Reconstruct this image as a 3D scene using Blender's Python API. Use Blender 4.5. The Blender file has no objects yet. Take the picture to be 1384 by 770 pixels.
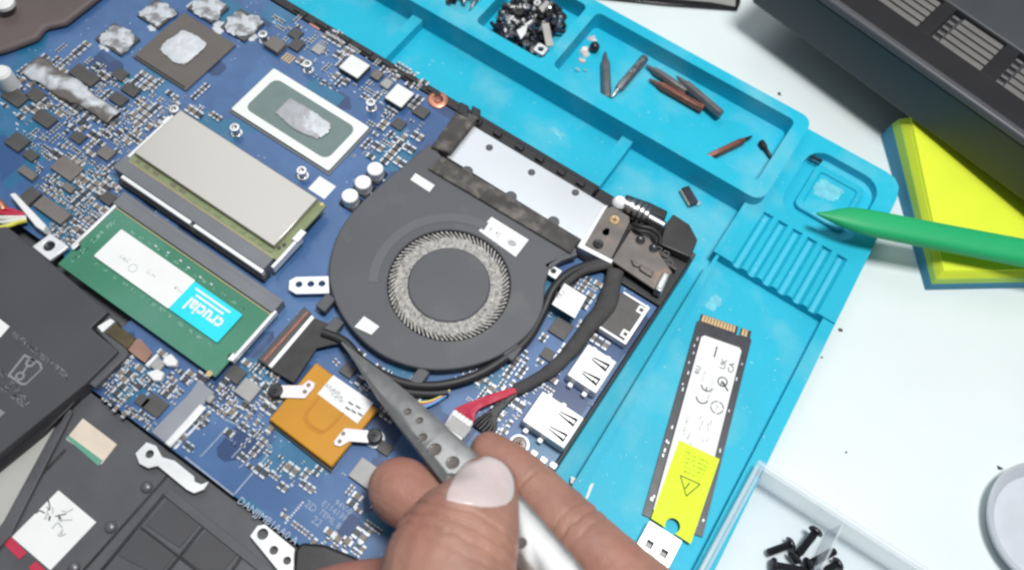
import bpy, bmesh, math, random
from mathutils import Vector, Matrix, noise
rnd = random.Random(7)
S = bpy.context.scene
WORK = S.collection            # scratch objects only, while meshes are computed
class Later:                   # finished objects are linked together at the end of the script
    def __init__(s): s.items = []; s.objects = s
    def link(s, o): s.items.append(o)
C = Later()
MM = 0.001

# ------------------------------------------------------------------ camera
F = 1150.0
CZ = 289.1
Rr = [Vector((0.82969324, 0.55641605, 0.06799386)), Vector((0.52742439, -0.73366563, -0.43092435)), Vector((-0.18988846, 0.39339664, -0.89982278))]
Rr[0].normalize(); Rr[1] = (Rr[1] - Rr[0] * Rr[1].dot(Rr[0])).normalized(); Rr[2] = Rr[0].cross(Rr[1])
cam = bpy.data.cameras.new('camera'); camo = bpy.data.objects.new('camera', cam)
cam.sensor_width = 36; cam.lens = 36 * F / 1384; cam.clip_start = 0.005; cam.clip_end = 20
m = Matrix((Rr[0], -Rr[1], -Rr[2])).transposed().to_4x4(); m.translation = (0, 0, CZ * MM); camo.matrix_world = m
cam.dof.use_dof = True; cam.dof.focus_distance = 0.295; cam.dof.aperture_fstop = 11
WORK.objects.link(camo); S.camera = camo

# ------------------------------------------------------------------ light
w = bpy.data.worlds.new('World'); S.world = w; w.use_nodes = True
bg = w.node_tree.nodes['Background']; bg.inputs[0].default_value = (0.86, 0.93, 1.0, 1); bg.inputs[1].default_value = 0.18

def area(name, loc, target, sx, sy, power, col):
    L = bpy.data.lights.new(name, 'AREA'); L.shape = 'RECTANGLE'; L.size = sx; L.size_y = sy; L.energy = power; L.color = col
    o = bpy.data.objects.new(name, L); C.objects.link(o); o.location = loc
    o.rotation_euler = (Vector(target) - Vector(loc)).to_track_quat('-Z', 'Y').to_euler()
    return o
area('desk_lamp', (0.07, 0.19, 0.85), (-0.05, 0.12, 0), 0.17, 0.17, 7.0, (1.0, 0.985, 0.96))
area('ceiling_lamp', (-1.05, 0.9, 1.9), (-0.1, 0.08, 0), 1.3, 1.3, 10.5, (0.97, 0.98, 1.0))
S.view_settings.view_transform = 'Standard'; S.view_settings.look = 'None'; S.view_settings.gamma = 1
S.view_settings.use_curve_mapping = False; S.view_settings.exposure = 0
S.cycles.filter_width = 2.5

# ------------------------------------------------------------------ pixel -> place (mm)
def P(x, y, z):
    d = Rr[0] * ((x - 692) / F) + Rr[1] * ((y - 385) / F) + Rr[2]
    t = (CZ - z) / -d.z
    return Vector((d.x * t, d.y * t, z))
def rect(pts, z):
    q = [P(x, y, z) for x, y in pts]
    xs = sorted(p.x for p in q); ys = sorted(p.y for p in q); n = len(q) // 2
    return sum(xs[:n]) / n, sum(xs[n:]) / n, sum(ys[:n]) / n, sum(ys[n:]) / n

# ------------------------------------------------------------------ materials
def sl(*c):
    return tuple(((v / 255) / 12.92 if v / 255 <= .04045 else (((v / 255) + .055) / 1.055) ** 2.4) for v in c)
MATS = {}
def mat(name, col, rough=.5, metal=0, var=.12, vs=120, bump=0, bs=900, spec=.5, col2=None, c2s=300, c2t=(.55, .65), trans=0, coat=0, sss=0, speck=None):
    m = bpy.data.materials.new(name); m.use_nodes = True; nt = m.node_tree; N = nt.nodes; L = nt.links
    b = N['Principled BSDF']; b.inputs['Roughness'].default_value = rough; b.inputs['Metallic'].default_value = metal
    b.inputs['Specular IOR Level'].default_value = spec; b.inputs['Coat Weight'].default_value = coat
    if trans: b.inputs['Transmission Weight'].default_value = trans
    if sss:
        b.inputs['Subsurface Weight'].default_value = sss; b.inputs['Subsurface Radius'].default_value = (.004, .0015, .0008); b.inputs['Subsurface Scale'].default_value = 1
    tc = N.new('ShaderNodeTexCoord')
    def nz(scale, det=4):
        n = N.new('ShaderNodeTexNoise'); n.inputs['Scale'].default_value = scale; n.inputs['Detail'].default_value = det
        L.new(tc.outputs['Object'], n.inputs['Vector']); return n
    n = nz(vs); r = N.new('ShaderNodeValToRGB'); L.new(n.outputs['Fac'], r.inputs['Fac'])
    r.color_ramp.elements[0].position = .3; r.color_ramp.elements[1].position = .7
    r.color_ramp.elements[0].color = (*[c * (1 - var) for c in col], 1); r.color_ramp.elements[1].color = (*[min(1, c * (1 + var)) for c in col], 1)
    out = r.outputs['Color']
    if col2:
        n2 = nz(c2s, 6); r2 = N.new('ShaderNodeValToRGB'); L.new(n2.outputs['Fac'], r2.inputs['Fac'])
        r2.color_ramp.elements[0].position = c2t[0]; r2.color_ramp.elements[1].position = c2t[1]
        r2.color_ramp.elements[0].color = (0, 0, 0, 1); r2.color_ramp.elements[1].color = (1, 1, 1, 1)
        mx = N.new('ShaderNodeMix'); mx.data_type = 'RGBA'; L.new(r2.outputs['Color'], mx.inputs['Factor']); L.new(out, mx.inputs['A'])
        mx.inputs['B'].default_value = (*col2, 1); out = mx.outputs['Result']
    if speck:
        n4 = nz(750, 2); r4 = N.new('ShaderNodeValToRGB'); L.new(n4.outputs['Fac'], r4.inputs['Fac']); r4.color_ramp.elements[0].position = .70; r4.color_ramp.elements[1].position = .76
        r4.color_ramp.elements[0].color = (0, 0, 0, 1); r4.color_ramp.elements[1].color = (.7, .7, .7, 1)
        m4 = N.new('ShaderNodeMix'); m4.data_type = 'RGBA'; L.new(r4.outputs['Color'], m4.inputs['Factor']); L.new(out, m4.inputs['A']); m4.inputs['B'].default_value = (*speck, 1); out = m4.outputs['Result']
    L.new(out, b.inputs['Base Color'])
    rn = N.new('ShaderNodeMapRange'); rn.inputs['To Min'].default_value = max(.02, rough - .08); rn.inputs['To Max'].default_value = min(1, rough + .1)
    L.new(n.outputs['Fac'], rn.inputs['Value']); L.new(rn.outputs['Result'], b.inputs['Roughness'])
    if bump:
        n3 = nz(bs, 5); bp = N.new('ShaderNodeBump'); bp.inputs['Strength'].default_value = 1; bp.inputs['Distance'].default_value = bump * MM
        L.new(n3.outputs['Fac'], bp.inputs['Height']); L.new(bp.outputs['Normal'], b.inputs['Normal'])
    MATS[name] = m; return m
mat('table', (.71, .785, .79), .35, var=.035, vs=14, bump=.02, bs=300)
mat('silicone', (.014, .465, .655), .5, var=.06, vs=30, bump=.05, bs=700, spec=.3, col2=(.15, .53, .65), c2s=42, c2t=(.50, .78), speck=(.35, .66, .74))
mat('plastic_dark', (.082, .085, .094), .45, var=.15, vs=60, bump=.04, bs=1500, col2=(.10, .10, .105), c2s=40, c2t=(.55, .8))
mat('plastic_black', (.018, .018, .021), .4, var=.2, bump=.03, bs=1200)
mat('battery', (.060, .061, .068), .6, var=.1, vs=40, bump=.02, bs=1800)
mat('fan_shell', (.088, .093, .105), .58, var=.10, vs=40, bump=.02, bs=1800, col2=(.13, .13, .135), c2s=60, c2t=(.58, .8))
mat('fan_ridge', (.112, .118, .132), .58, var=.06, vs=40, bump=.02, bs=1800)
mat('dust', (.43, .42, .40), .95, var=.40, vs=700, bump=.5, bs=1500, col2=(.10, .10, .10), c2s=900, c2t=(.55, .7))
mat('foam', (.075, .072, .07), .95, var=.3, vs=150, bump=.3, bs=1500, col2=(.19, .175, .16), c2s=220, c2t=(.48, .7))
mat('alu', (.62, .66, .70), .38, metal=.55, var=.06, vs=25, bump=.01, bs=2500)
mat('steel', (.62, .62, .62), .3, metal=1, var=.08, vs=200, bump=.01, bs=2500)
mat('tin', (.80, .82, .83), .38, metal=.35, var=.06, vs=150)
mat('shield', (.46, .445, .415), .3, metal=.7, var=.07, vs=18)
mat('bracket_metal', (.17, .155, .145), .4, metal=.6, var=.12, vs=150, col2=(.30, .20, .15), c2s=200, c2t=(.6, .75))
mat('chip', (.075, .073, .072), .5, var=.15, vs=300)
mat('chip_tan', (.17, .155, .145), .5, var=.12, vs=250)
mat('chip_grey', (.36, .36, .36), .45, var=.1, vs=250)
mat('gpu_brown', (.125, .115, .105), .5, var=.1, vs=80)
mat('paste', (.60, .64, .68), .45, metal=.2, var=.15, vs=330, bump=.07, bs=900, col2=(.24, .24, .25), c2s=210, c2t=(.46, .60))
mat('paste_white', (.60, .64, .68), .5, var=.12, vs=260, bump=.09, bs=600)
mat('paste_grey', (.40, .42, .45), .5, var=.12, vs=260, bump=.12, bs=600)
mat('cpu_green', (.150, .215, .205), .45, var=.06, vs=200)
mat('white_plastic', (.78, .80, .80), .45, var=.04)
mat('white_paint', (.80, .84, .82), .5, var=.03)
mat('paper', (.80, .82, .82), .7, var=.03, vs=80)
mat('silk', (.62, .68, .76), .6, var=.2, vs=500)
mat('silk_dim', (.30, .36, .46), .6, var=.2, vs=500)
mat('solder', (.56, .60, .64), .35, metal=.4, var=.15, vs=900)
mat('smd_tan', (.20, .165, .135), .5, var=.3, vs=900)
mat('smd_dark', (.05, .05, .055), .45, var=.3, vs=900)
mat('ram_green', (.040, .215, .125), .4, var=.14, vs=25, col2=(.075, .245, .175), c2s=30, c2t=(.45, .65))
mat('ram_olive', (.22, .26, .13), .4, var=.2, vs=120)
mat('slot', (.17, .18, .20), .5, var=.12, vs=60, bump=.02)
mat('gold', (.62, .44, .22), .35, metal=.3, var=.1)
mat('copper', (.62, .27, .18), .35, metal=.6, var=.15, vs=300)
mat('copper_bit', (.30, .13, .095), .38, metal=.7, var=.2, vs=300)
mat('bit_grey', (.23, .22, .23), .38, metal=.7, var=.15, vs=300)
mat('cyan', (.01, .70, .82), .5, var=.03)
mat('orange', (.55, .25, .009), .42, spec=.4, var=.07, vs=60, bump=.03, bs=500)
mat('orange_dark', (.52, .22, .015), .5, var=.05)
mat('strap', (.78, .72, .74), .4, metal=.2, var=.05)
mat('screw_dark', (.045, .046, .05), .35, metal=.6, var=.2, vs=300)
mat('wire_black', (.022, .022, .025), .5, var=.2, bump=.02)
mat('sleeve', (.055, .054, .055), .8, var=.2, vs=250, bump=.15, bs=2200)
mat('wire_red', (.52, .03, .075), .45, var=.1)
mat('wire_yellow', (.70, .68, .10), .45, var=.1)
mat('wire_blue', (.10, .30, .60), .45, var=.1)
mat('wire_white', (.72, .72, .68), .45, var=.1)
mat('ink', (.05, .05, .055), .7, var=.1)
mat('ink_grey', (.42, .43, .45), .7, var=.1)
mat('print_grey', (.23, .24, .26), .6, var=.1)
mat('cream', (.70, .60, .50), .6, var=.06)
mat('sticker_green', (.11, .34, .25), .6, var=.06)
mat('pcb_black', (.028, .030, .042), .4, var=.25, vs=300)
mat('neon', (.70, .88, .012), .6, var=.02)
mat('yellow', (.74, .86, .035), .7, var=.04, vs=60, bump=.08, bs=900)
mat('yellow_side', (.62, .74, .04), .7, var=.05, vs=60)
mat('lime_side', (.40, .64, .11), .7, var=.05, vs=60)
mat('blue_base', (.035, .26, .42), .6, var=.06, vs=60, bump=.05)
mat('green_plastic', (.018, .40, .145), .5, var=.06, vs=40, spec=.35)
mat('device_front', (.052, .057, .066), .5, var=.10, vs=30, bump=.03, bs=1500)
mat('device_edge', (.075, .08, .09), .45, var=.08, vs=30)
mat('device_top', (.007, .007, .009), .6, var=.15, vs=60, bump=.03, bs=1500)
mat('device_fin', (.16, .155, .15), .55, var=.12, vs=120)
mat('bag_black', (.012, .012, .013), .22, var=.2, bump=.3, bs=120)
mat('bag_grey', (.28, .29, .28), .35, var=.15, vs=80, bump=.3, bs=120)
mat('dish', (.56, .60, .66), .4, var=.04)
mat('palm', (.42, .42, .40), .45, var=.05, vs=40)
mat('cover_brown', (.120, .092, .092), .6, var=.12, vs=30)
mat('debris', (.05, .045, .05), .8, var=.3)
mat('shard', (.25, .55, .62), .3, var=.2)
mat('scrap', (.66, .62, .60), .5, metal=.2, var=.15, vs=400)
mat('tweezer', (.60, .60, .59), .3, metal=.9, var=.07, vs=300, bump=.012, bs=2000)
mat('nail', (.68, .56, .55), .22, var=.08, vs=60, sss=.15, coat=.5)
mat('hole', (.012, .012, .013), .8, var=.1)

def skin_mat():
    m = mat('skin', (.375, .200, .150), .5, var=.18, vs=90, bump=.22, bs=1500, sss=.14, col2=(.35, .142, .112), c2s=40, c2t=(.45, .75)); return m
skin_mat()

def pcb_mat():
    m = bpy.data.materials.new('pcb_blue'); m.use_nodes = True; nt = m.node_tree; N = nt.nodes; L = nt.links
    b = N['Principled BSDF']; b.inputs['Roughness'].default_value = .38; b.inputs['Coat Weight'].default_value = .15
    tc = N.new('ShaderNodeTexCoord')
    def nz(s, d=3):
        n = N.new('ShaderNodeTexNoise'); n.inputs['Scale'].default_value = s; n.inputs['Detail'].default_value = d; L.new(tc.outputs['Object'], n.inputs['Vector']); return n
    def ramp(src, p0, p1, c0=(0, 0, 0), c1=(1, 1, 1)):
        r = N.new('ShaderNodeValToRGB'); r.color_ramp.elements[0].position = p0; r.color_ramp.elements[1].position = p1
        r.color_ramp.elements[0].color = (*c0, 1); r.color_ramp.elements[1].color = (*c1, 1); L.new(src, r.inputs['Fac']); return r.outputs['Color']
    def mix(f, a, bcol):
        x = N.new('ShaderNodeMix'); x.data_type = 'RGBA'; L.new(f, x.inputs['Factor']); L.new(a, x.inputs['A'])
        if isinstance(bcol, tuple): x.inputs['B'].default_value = (*bcol, 1)
        else: L.new(bcol, x.inputs['B'])
        return x.outputs['Result']
    base = ramp(nz(22).outputs['Fac'], .35, .65, (.026, .085, .235), (.062, .150, .335))
    # copper pours: blocky teal areas
    vo = N.new('ShaderNodeTexVoronoi'); vo.distance = 'CHEBYCHEV'; vo.inputs['Scale'].default_value = 75; L.new(tc.outputs['Object'], vo.inputs['Vector'])
    sep = N.new('ShaderNodeSeparateColor'); L.new(vo.outputs['Color'], sep.inputs['Color'])
    base = mix(ramp(sep.outputs['Red'], .80, .82), base, (.016, .14, .27))
    base = mix(ramp(sep.outputs['Green'], .84, .86), base, (.016, .05, .15))
    # traces: fine lines in patches
    for axis, rot, seed in ((0, 0, 1), (0, math.pi / 4, 2), (0, math.pi / 2, 3)):
        mp = N.new('ShaderNodeMapping'); mp.inputs['Rotation'].default_value = (0, 0, rot); mp.inputs['Location'].default_value = (seed, seed * 2, 0)
        L.new(tc.outputs['Object'], mp.inputs['Vector'])
        wv = N.new('ShaderNodeTexWave'); wv.inputs['Scale'].default_value = 520; wv.inputs['Distortion'].default_value = 0; L.new(mp.outputs['Vector'], wv.inputs['Vector'])
        ln = ramp(wv.outputs['Fac'], .55, .75)
        n2 = N.new('ShaderNodeTexNoise'); n2.inputs['Scale'].default_value = 55; L.new(mp.outputs['Vector'], n2.inputs['Vector'])
        mk = ramp(n2.outputs['Fac'], .56, .60)
        mu = N.new('ShaderNodeMath'); mu.operation = 'MULTIPLY'; L.new(ln, mu.inputs[0]); L.new(mk, mu.inputs[1])
        mu2 = N.new('ShaderNodeMath'); mu2.operation = 'MULTIPLY'; L.new(mu.outputs[0], mu2.inputs[0]); mu2.inputs[1].default_value = .5
        base = mix(mu2.outputs[0], base, (.075, .19, .40))
    # vias
    vv = N.new('ShaderNodeTexVoronoi'); vv.inputs['Scale'].default_value = 420; L.new(tc.outputs['Object'], vv.inputs['Vector'])
    dot = ramp(vv.outputs['Distance'], .10, .16, (1, 1, 1), (0, 0, 0))
    mk = ramp(nz(40).outputs['Fac'], .54, .60)
    mu = N.new('ShaderNodeMath'); mu.operation = 'MULTIPLY'; L.new(dot, mu.inputs[0]); L.new(mk, mu.inputs[1])
    base = mix(mu.outputs[0], base, (.34, .44, .58))
    L.new(base, b.inputs['Base Color']); MATS['pcb'] = m
pcb_mat()

def clear_mat(name, tint, solid, k):
    m = bpy.data.materials.new(name); m.use_nodes = True; nt = m.node_tree; N = nt.nodes; L = nt.links
    b = N['Principled BSDF']; b.inputs['Base Color'].default_value = (*solid, 1); b.inputs['Roughness'].default_value = .18
    t = N.new('ShaderNodeBsdfTransparent'); t.inputs[0].default_value = (*tint, 1)
    mx = N.new('ShaderNodeMixShader'); tc = N.new('ShaderNodeTexCoord'); n = N.new('ShaderNodeTexNoise'); n.inputs['Scale'].default_value = 60; L.new(tc.outputs['Object'], n.inputs['Vector'])
    mr = N.new('ShaderNodeMapRange'); mr.inputs['To Min'].default_value = k - .05; mr.inputs['To Max'].default_value = k + .08
    L.new(n.outputs['Fac'], mr.inputs['Value']); L.new(mr.outputs['Result'], mx.inputs['Fac'])
    L.new(t.outputs[0], mx.inputs[1]); L.new(b.outputs[0], mx.inputs[2]); L.new(mx.outputs[0], N['Material Output'].inputs['Surface'])
    MATS[name] = m
clear_mat('clear', (.97, .985, 1), (.90, .93, .96), .33)
clear_mat('clear_floor', (.98, .99, 1), (.86, .90, .95), .09)

# ------------------------------------------------------------------ mesh builder (mm, world axes)
ORG = {}
class MB:
    def __init__(s): s.v = []; s.f = []
    def add(s, vs, fs):
        k = len(s.v); s.v += [Vector(p) for p in vs]; s.f += [tuple(i + k for i in f) for f in fs]; return s
    def box(s, x0, x1, y0, y1, z0, z1):
        return s.add([(x0, y0, z0), (x1, y0, z0), (x1, y1, z0), (x0, y1, z0), (x0, y0, z1), (x1, y0, z1), (x1, y1, z1), (x0, y1, z1)],
                     [(3, 2, 1, 0), (4, 5, 6, 7), (0, 1, 5, 4), (1, 2, 6, 5), (2, 3, 7, 6), (3, 0, 4, 7)])
    def prism(s, poly, z0, z1, grow=0):
        a = sum(poly[i][0] * poly[(i + 1) % len(poly)][1] - poly[(i + 1) % len(poly)][0] * poly[i][1] for i in range(len(poly)))
        if a < 0: poly = poly[::-1]
        n = len(poly); top = poly
        if grow:
            cx = sum(p[0] for p in poly) / n; cy = sum(p[1] for p in poly) / n
            top = []
            for p in poly:
                d = Vector((p[0] - cx, p[1] - cy)); l = d.length; top.append((cx + d.x * (l + grow) / l, cy + d.y * (l + grow) / l))
        return s.add([(p[0], p[1], z0) for p in poly] + [(p[0], p[1], z1) for p in top],
                     [tuple(range(n - 1, -1, -1)), tuple(range(n, 2 * n))] + [(i, (i + 1) % n, n + (i + 1) % n, n + i) for i in range(n)])
    def lathe(s, c, prof, n=24, cap=True, M=None):
        k = len(prof); vs = []
        for r, z in prof:
            for i in range(n):
                a = 2 * math.pi * i / n; vs.append(Vector((r * math.cos(a), r * math.sin(a), z)))
        if M: vs = [M @ v for v in vs]
        vs = [v + Vector(c) for v in vs]
        fs = [(j * n + i, j * n + (i + 1) % n, (j + 1) * n + (i + 1) % n, (j + 1) * n + i) for j in range(k - 1) for i in range(n)]
        if cap: fs += [tuple(range(n - 1, -1, -1)), tuple(range((k - 1) * n, k * n))]
        return s.add(vs, fs)
    def cyl(s, c, r, z0, z1, n=20): return s.lathe((c[0], c[1], 0), [(r, z0), (r, z1)], n)
    def tube(s, pts, r, n=8, flat=1.0):
        pts = [Vector(p) for p in pts]; rs = r if isinstance(r, (list, tuple)) else [r] * len(pts); vs = []
        for i, p in enumerate(pts):
            t = (pts[min(i + 1, len(pts) - 1)] - pts[max(i - 1, 0)]).normalized()
            up = Vector((0, 0, 1)) if abs(t.z) < .9 else Vector((1, 0, 0))
            a = t.cross(up).normalized(); b = a.cross(t)
            for k in range(n):
                q = 2 * math.pi * k / n; vs.append(p + a * math.cos(q) * rs[i] + b * math.sin(q) * rs[i] * flat)
        fs = [(i * n + (k + 1) % n, i * n + k, (i + 1) * n + k, (i + 1) * n + (k + 1) % n) for i in range(len(pts) - 1) for k in range(n)]
        fs += [tuple(range(n)), tuple(range(len(pts) * n - 1, (len(pts) - 1) * n - 1, -1))]
        return s.add(vs, fs)
    def ball(s, c, r, n=14, sq=(1, 1, 1)):
        vs = []; k = n // 2
        for j in range(1, k):
            for i in range(n):
                th = math.pi * j / k; ph = 2 * math.pi * i / n
                vs.append(Vector(c) + Vector((r * math.sin(th) * math.cos(ph) * sq[0], r * math.sin(th) * math.sin(ph) * sq[1], r * math.cos(th) * sq[2])))
        m_ = (k - 1) * n; vs += [Vector(c) + Vector((0, 0, r * sq[2])), Vector(c) - Vector((0, 0, r * sq[2]))]
        fs = [(j * n + i, (j + 1) * n + i, (j + 1) * n + (i + 1) % n, j * n + (i + 1) % n) for j in range(k - 2) for i in range(n)]
        fs += [(m_, i, (i + 1) % n) for i in range(n)] + [(m_ + 1, (k - 2) * n + (i + 1) % n, (k - 2) * n + i) for i in range(n)]
        return s.add(vs, fs)
    def mesh(s, name, o):
        me = bpy.data.meshes.new(name); me.from_pydata([((p - o) * MM)[:] for p in s.v], [], s.f); me.update(); return me
    def build(s, name, mt, parent=None, bev=0, smooth=True, seg=2, origin=None, kind=None, ang=35):
        xs = [p.x for p in s.v]; ys = [p.y for p in s.v]; zs = [p.z for p in s.v]
        o = Vector(origin) if origin else Vector(((min(xs) + max(xs)) / 2, (min(ys) + max(ys)) / 2, min(zs)))
        return place(s.mesh(name, o), name, mt, parent, o, bev, smooth, seg, kind, ang)
def place(me, name, mt, parent, o, bev=0, smooth=True, seg=2, kind=None, ang=35):
    if smooth: me.shade_smooth(); me.set_sharp_from_angle(angle=math.radians(ang))
    me.materials.clear(); me.materials.append(MATS[mt])
    ob = bpy.data.objects.new(name, me); C.objects.link(ob)
    ob.location = (o - (ORG[parent.name] if parent else Vector((0, 0, 0)))) * MM
    ob.parent = parent; ORG[ob.name] = o
    if bev:
        b = ob.modifiers.new('bevel', 'BEVEL'); b.width = bev * MM; b.segments = seg; b.limit_method = 'ANGLE'; b.angle_limit = math.radians(40); b.harden_normals = False
    if kind: ob['kind'] = kind
    return ob
def tag(o, label, cat, group=None):
    o['label'] = label; o['category'] = cat
    if group: o['group'] = group
    return o
def thing(name, label, cat, loc, group=None):
    o = bpy.data.objects.new(name, None); C.objects.link(o); o.location = Vector(loc) * MM; o.empty_display_size = .01; ORG[o.name] = Vector(loc)
    return tag(o, label, cat, group)
def boolean(base, ops, name):
    """base MB, list of (op, MB) -> mesh in mm world coordinates"""
    o = bpy.data.objects.new('tmp', base.mesh('tmp', Vector((0, 0, 0)))); WORK.objects.link(o); tmp = [o]
    for op, mb in ops:
        c = bpy.data.objects.new('tmpc', mb.mesh('tmpc', Vector((0, 0, 0)))); WORK.objects.link(c); tmp.append(c)
        md = o.modifiers.new('b', 'BOOLEAN'); md.operation = op; md.object = c; md.solver = 'EXACT'
    dg = bpy.context.evaluated_depsgraph_get(); me = bpy.data.meshes.new_from_object(o.evaluated_get(dg)); me.name = name
    for t in tmp:
        d = t.data; bpy.data.objects.remove(t); bpy.data.meshes.remove(d)
    return me
def place_world(me, name, mt, parent=None, bev=0, seg=2, kind=None, ang=35):
    co = [v.co for v in me.vertices]; o = Vector(((min(c.x for c in co) + max(c.x for c in co)) / 2, (min(c.y for c in co) + max(c.y for c in co)) / 2, min(c.z for c in co)))
    for v in me.vertices: v.co -= o
    return place(me, name, mt, parent, o / MM, bev, True, seg, kind, ang)
LEGIBLE = {'crucial', 'DANJJMB1AA0 A', '94V-0', 'E114139', 'TEML B', '22', '2D', 'UK', 'CA', 'RU', '10'}
def text(s, c, size, ang, z, mt, parent, name='printed_text', align='CENTER', lift=.06, bold=0):
    if s not in LEGIBLE:                      # print too small to read in the photograph: strokes only
        mb = MB(); r_ = random.Random(len(s) * 31 + int(abs(c[0]) * 7)); L_ = len(s) * size * .58
        for i, ch_ in enumerate(s):
            if ch_ == ' ': continue
            x = -L_ / 2 + (i + .5) * size * .58; w_ = size * .2; h_ = size * .34; t_ = size * .055
            for _ in range(r_.choice((2, 3))):
                if r_.random() < .5: xx = x + r_.choice((-w_, w_)); mb.box(xx - t_, xx + t_, -h_ * r_.choice((1, .1)), h_, 0, .03)
                else: yy = r_.choice((-h_, 0, h_)); mb.box(x - w_, x + w_, yy - t_, yy + t_, .001 * i, .032)
        if not mb.v: mb.box(-size / 2, size / 2, -t_, t_, 0, .03)
        me = mb.mesh('t', Vector((0, 0, 0))); me.transform(Matrix.Rotation(ang, 4, 'Z'))
        return place(me, name, mt, parent, Vector((c[0], c[1], z + lift - .03)), smooth=False)
    cu = bpy.data.curves.new('t', 'FONT'); cu.body = s; cu.size = size; cu.align_x = align; cu.align_y = 'CENTER'; cu.resolution_u = 2; cu.offset = bold
    ob = bpy.data.objects.new('t', cu); WORK.objects.link(ob); dg = bpy.context.evaluated_depsgraph_get()
    me = bpy.data.meshes.new_from_object(ob.evaluated_get(dg)); bpy.data.objects.remove(ob); bpy.data.curves.remove(cu)
    R_ = Matrix.Rotation(ang, 4, 'Z') @ Matrix.Scale(MM, 4); me.transform(R_)
    return place(me, name, mt, parent, Vector((c[0], c[1], z + lift)), smooth=False)
def rrect(x0, x1, y0, y1, r, n=5):
    out = []
    for cx, cy, a0 in ((x1 - r, y1 - r, 0), (x0 + r, y1 - r, 90), (x0 + r, y0 + r, 180), (x1 - r, y0 + r, 270)):
        for i in range(n + 1):
            a = math.radians(a0 + 90 * i / n); out.append((cx + r * math.cos(a), cy + r * math.sin(a)))
    return out
def xy(p): return (p[0], p[1])
def poly(pts, z): return [xy(P(x, y, z)) for x, y in pts]
def spline(pts, n=6):
    pts = [Vector(p) for p in pts]; out = []
    for i in range(len(pts) - 1):
        p0 = pts[max(i - 1, 0)]; p1 = pts[i]; p2 = pts[i + 1]; p3 = pts[min(i + 2, len(pts) - 1)]
        for k in range(n):
            t = k / n; out.append(.5 * ((2 * p1) + (p2 - p0) * t + (2 * p0 - 5 * p1 + 4 * p2 - p3) * t * t + (3 * p1 - p0 - 3 * p2 + p3) * t ** 3))
    return out + [pts[-1]]

# ------------------------------------------------------------------ table
tb = MB().box(-700, 500, -400, 800, -20, 0).build('table', 'table', smooth=False); tb['kind'] = 'structure'

# ------------------------------------------------------------------ silicone repair mat
def repair_mat():
    base = MB().prism([(-330, -130), (53.5, -130), (50.4, 75), (46.9, 180), (44.9, 244), (43.6, 248.6), (40.5, 251.6), (36, 252.4), (-330, 252.4)], 0.02, 8.4)
    ops = []
    D = lambda mb: ops.append(('DIFFERENCE', mb)); U = lambda mb: ops.append(('UNION', mb))
    D(MB().prism([(-340, -110), (.2, -110), (-1.9, 75), (-4.0, 175), (-4.9, 177.2), (-7, 178.0), (-340, 178)], 2.4, 20))                  # work area under the laptop
    D(MB().prism([(3.4, -110), (47.8, -110), (44.5, 75), (42.1, 180.3), (-1.8, 180.3), (.6, 75)], 4.6, 9.9))                             # long shelf on the right
    D(MB().box(-320, -3.0, 172, 208.5, 6.8, 12.9))                                                                                        # upper shelf down to ridge level
    for x0, x1 in ((-320, -166), (-160.5, -60.5), (-55, -3.4)):
        D(MB().prism(rrect(x0, x1, 173 if x1 > -60 else 150, 209.4, 2), 2.0, 8.2, grow=.3))
    U(MB().prism(rrect(-330.1, .7, 205.2, 253.4, 5), 1, 14.6))
    U(MB().prism([(-4.6, 178.6), (46.6, 178.6), (44.6, 244), (43.3, 248.9), (40.4, 252), (36, 252.8), (-4.6, 252.8)], .5, 9.3))
    for x0, x1 in ((-310, -180), (-174, -143.5), (-138.2, -105.2), (-99.6, -5.4)):
        D(MB().prism(rrect(x0, x1, 212.3, 248.3, 2.5), 6, 20, grow=.5))
    D(MB().prism(rrect(6.5, 37.5, 211, 246, 8), 5.2, 20, grow=.6))               # rounded pocket
    for i in range(6):
        x = 5.6 + 6.35 * i
        D(MB().add(*(lambda v: (v, [(0, 1, 2, 3, 4, 5, 6, 7), (15, 14, 13, 12, 11, 10, 9, 8)] + [(k, k + 8, (k + 1) % 8 + 8, (k + 1) % 8) for k in range(8)]))(
            [(x + 2.3 * math.cos(math.pi * 2 * k / 8 + .39), yy, 9.7 + 2.4 * math.sin(math.pi * 2 * k / 8 + .39)) for yy in (170, 206) for k in range(8)])))
    me = boolean(base, ops, 'repair_mat')
    o = place_world(me, 'repair_mat', 'silicone', None, bev=.55, seg=2, ang=50)
    return o
rm = tag(repair_mat(), 'turquoise silicone repair mat with raised parts compartments under the open laptop', 'repair mat')
ins = boolean(MB().prism(rrect(11.5, 33, 217.5, 241.5, 3), 5.2, 7.4), [('DIFFERENCE', MB().prism(rrect(14.5, 30.5, 220.5, 238.5, 1.2), 6.3, 9, grow=.3))], 'raised_pad')
place_world(ins, 'raised_pad', 'silicone', rm, bev=.4)

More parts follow.
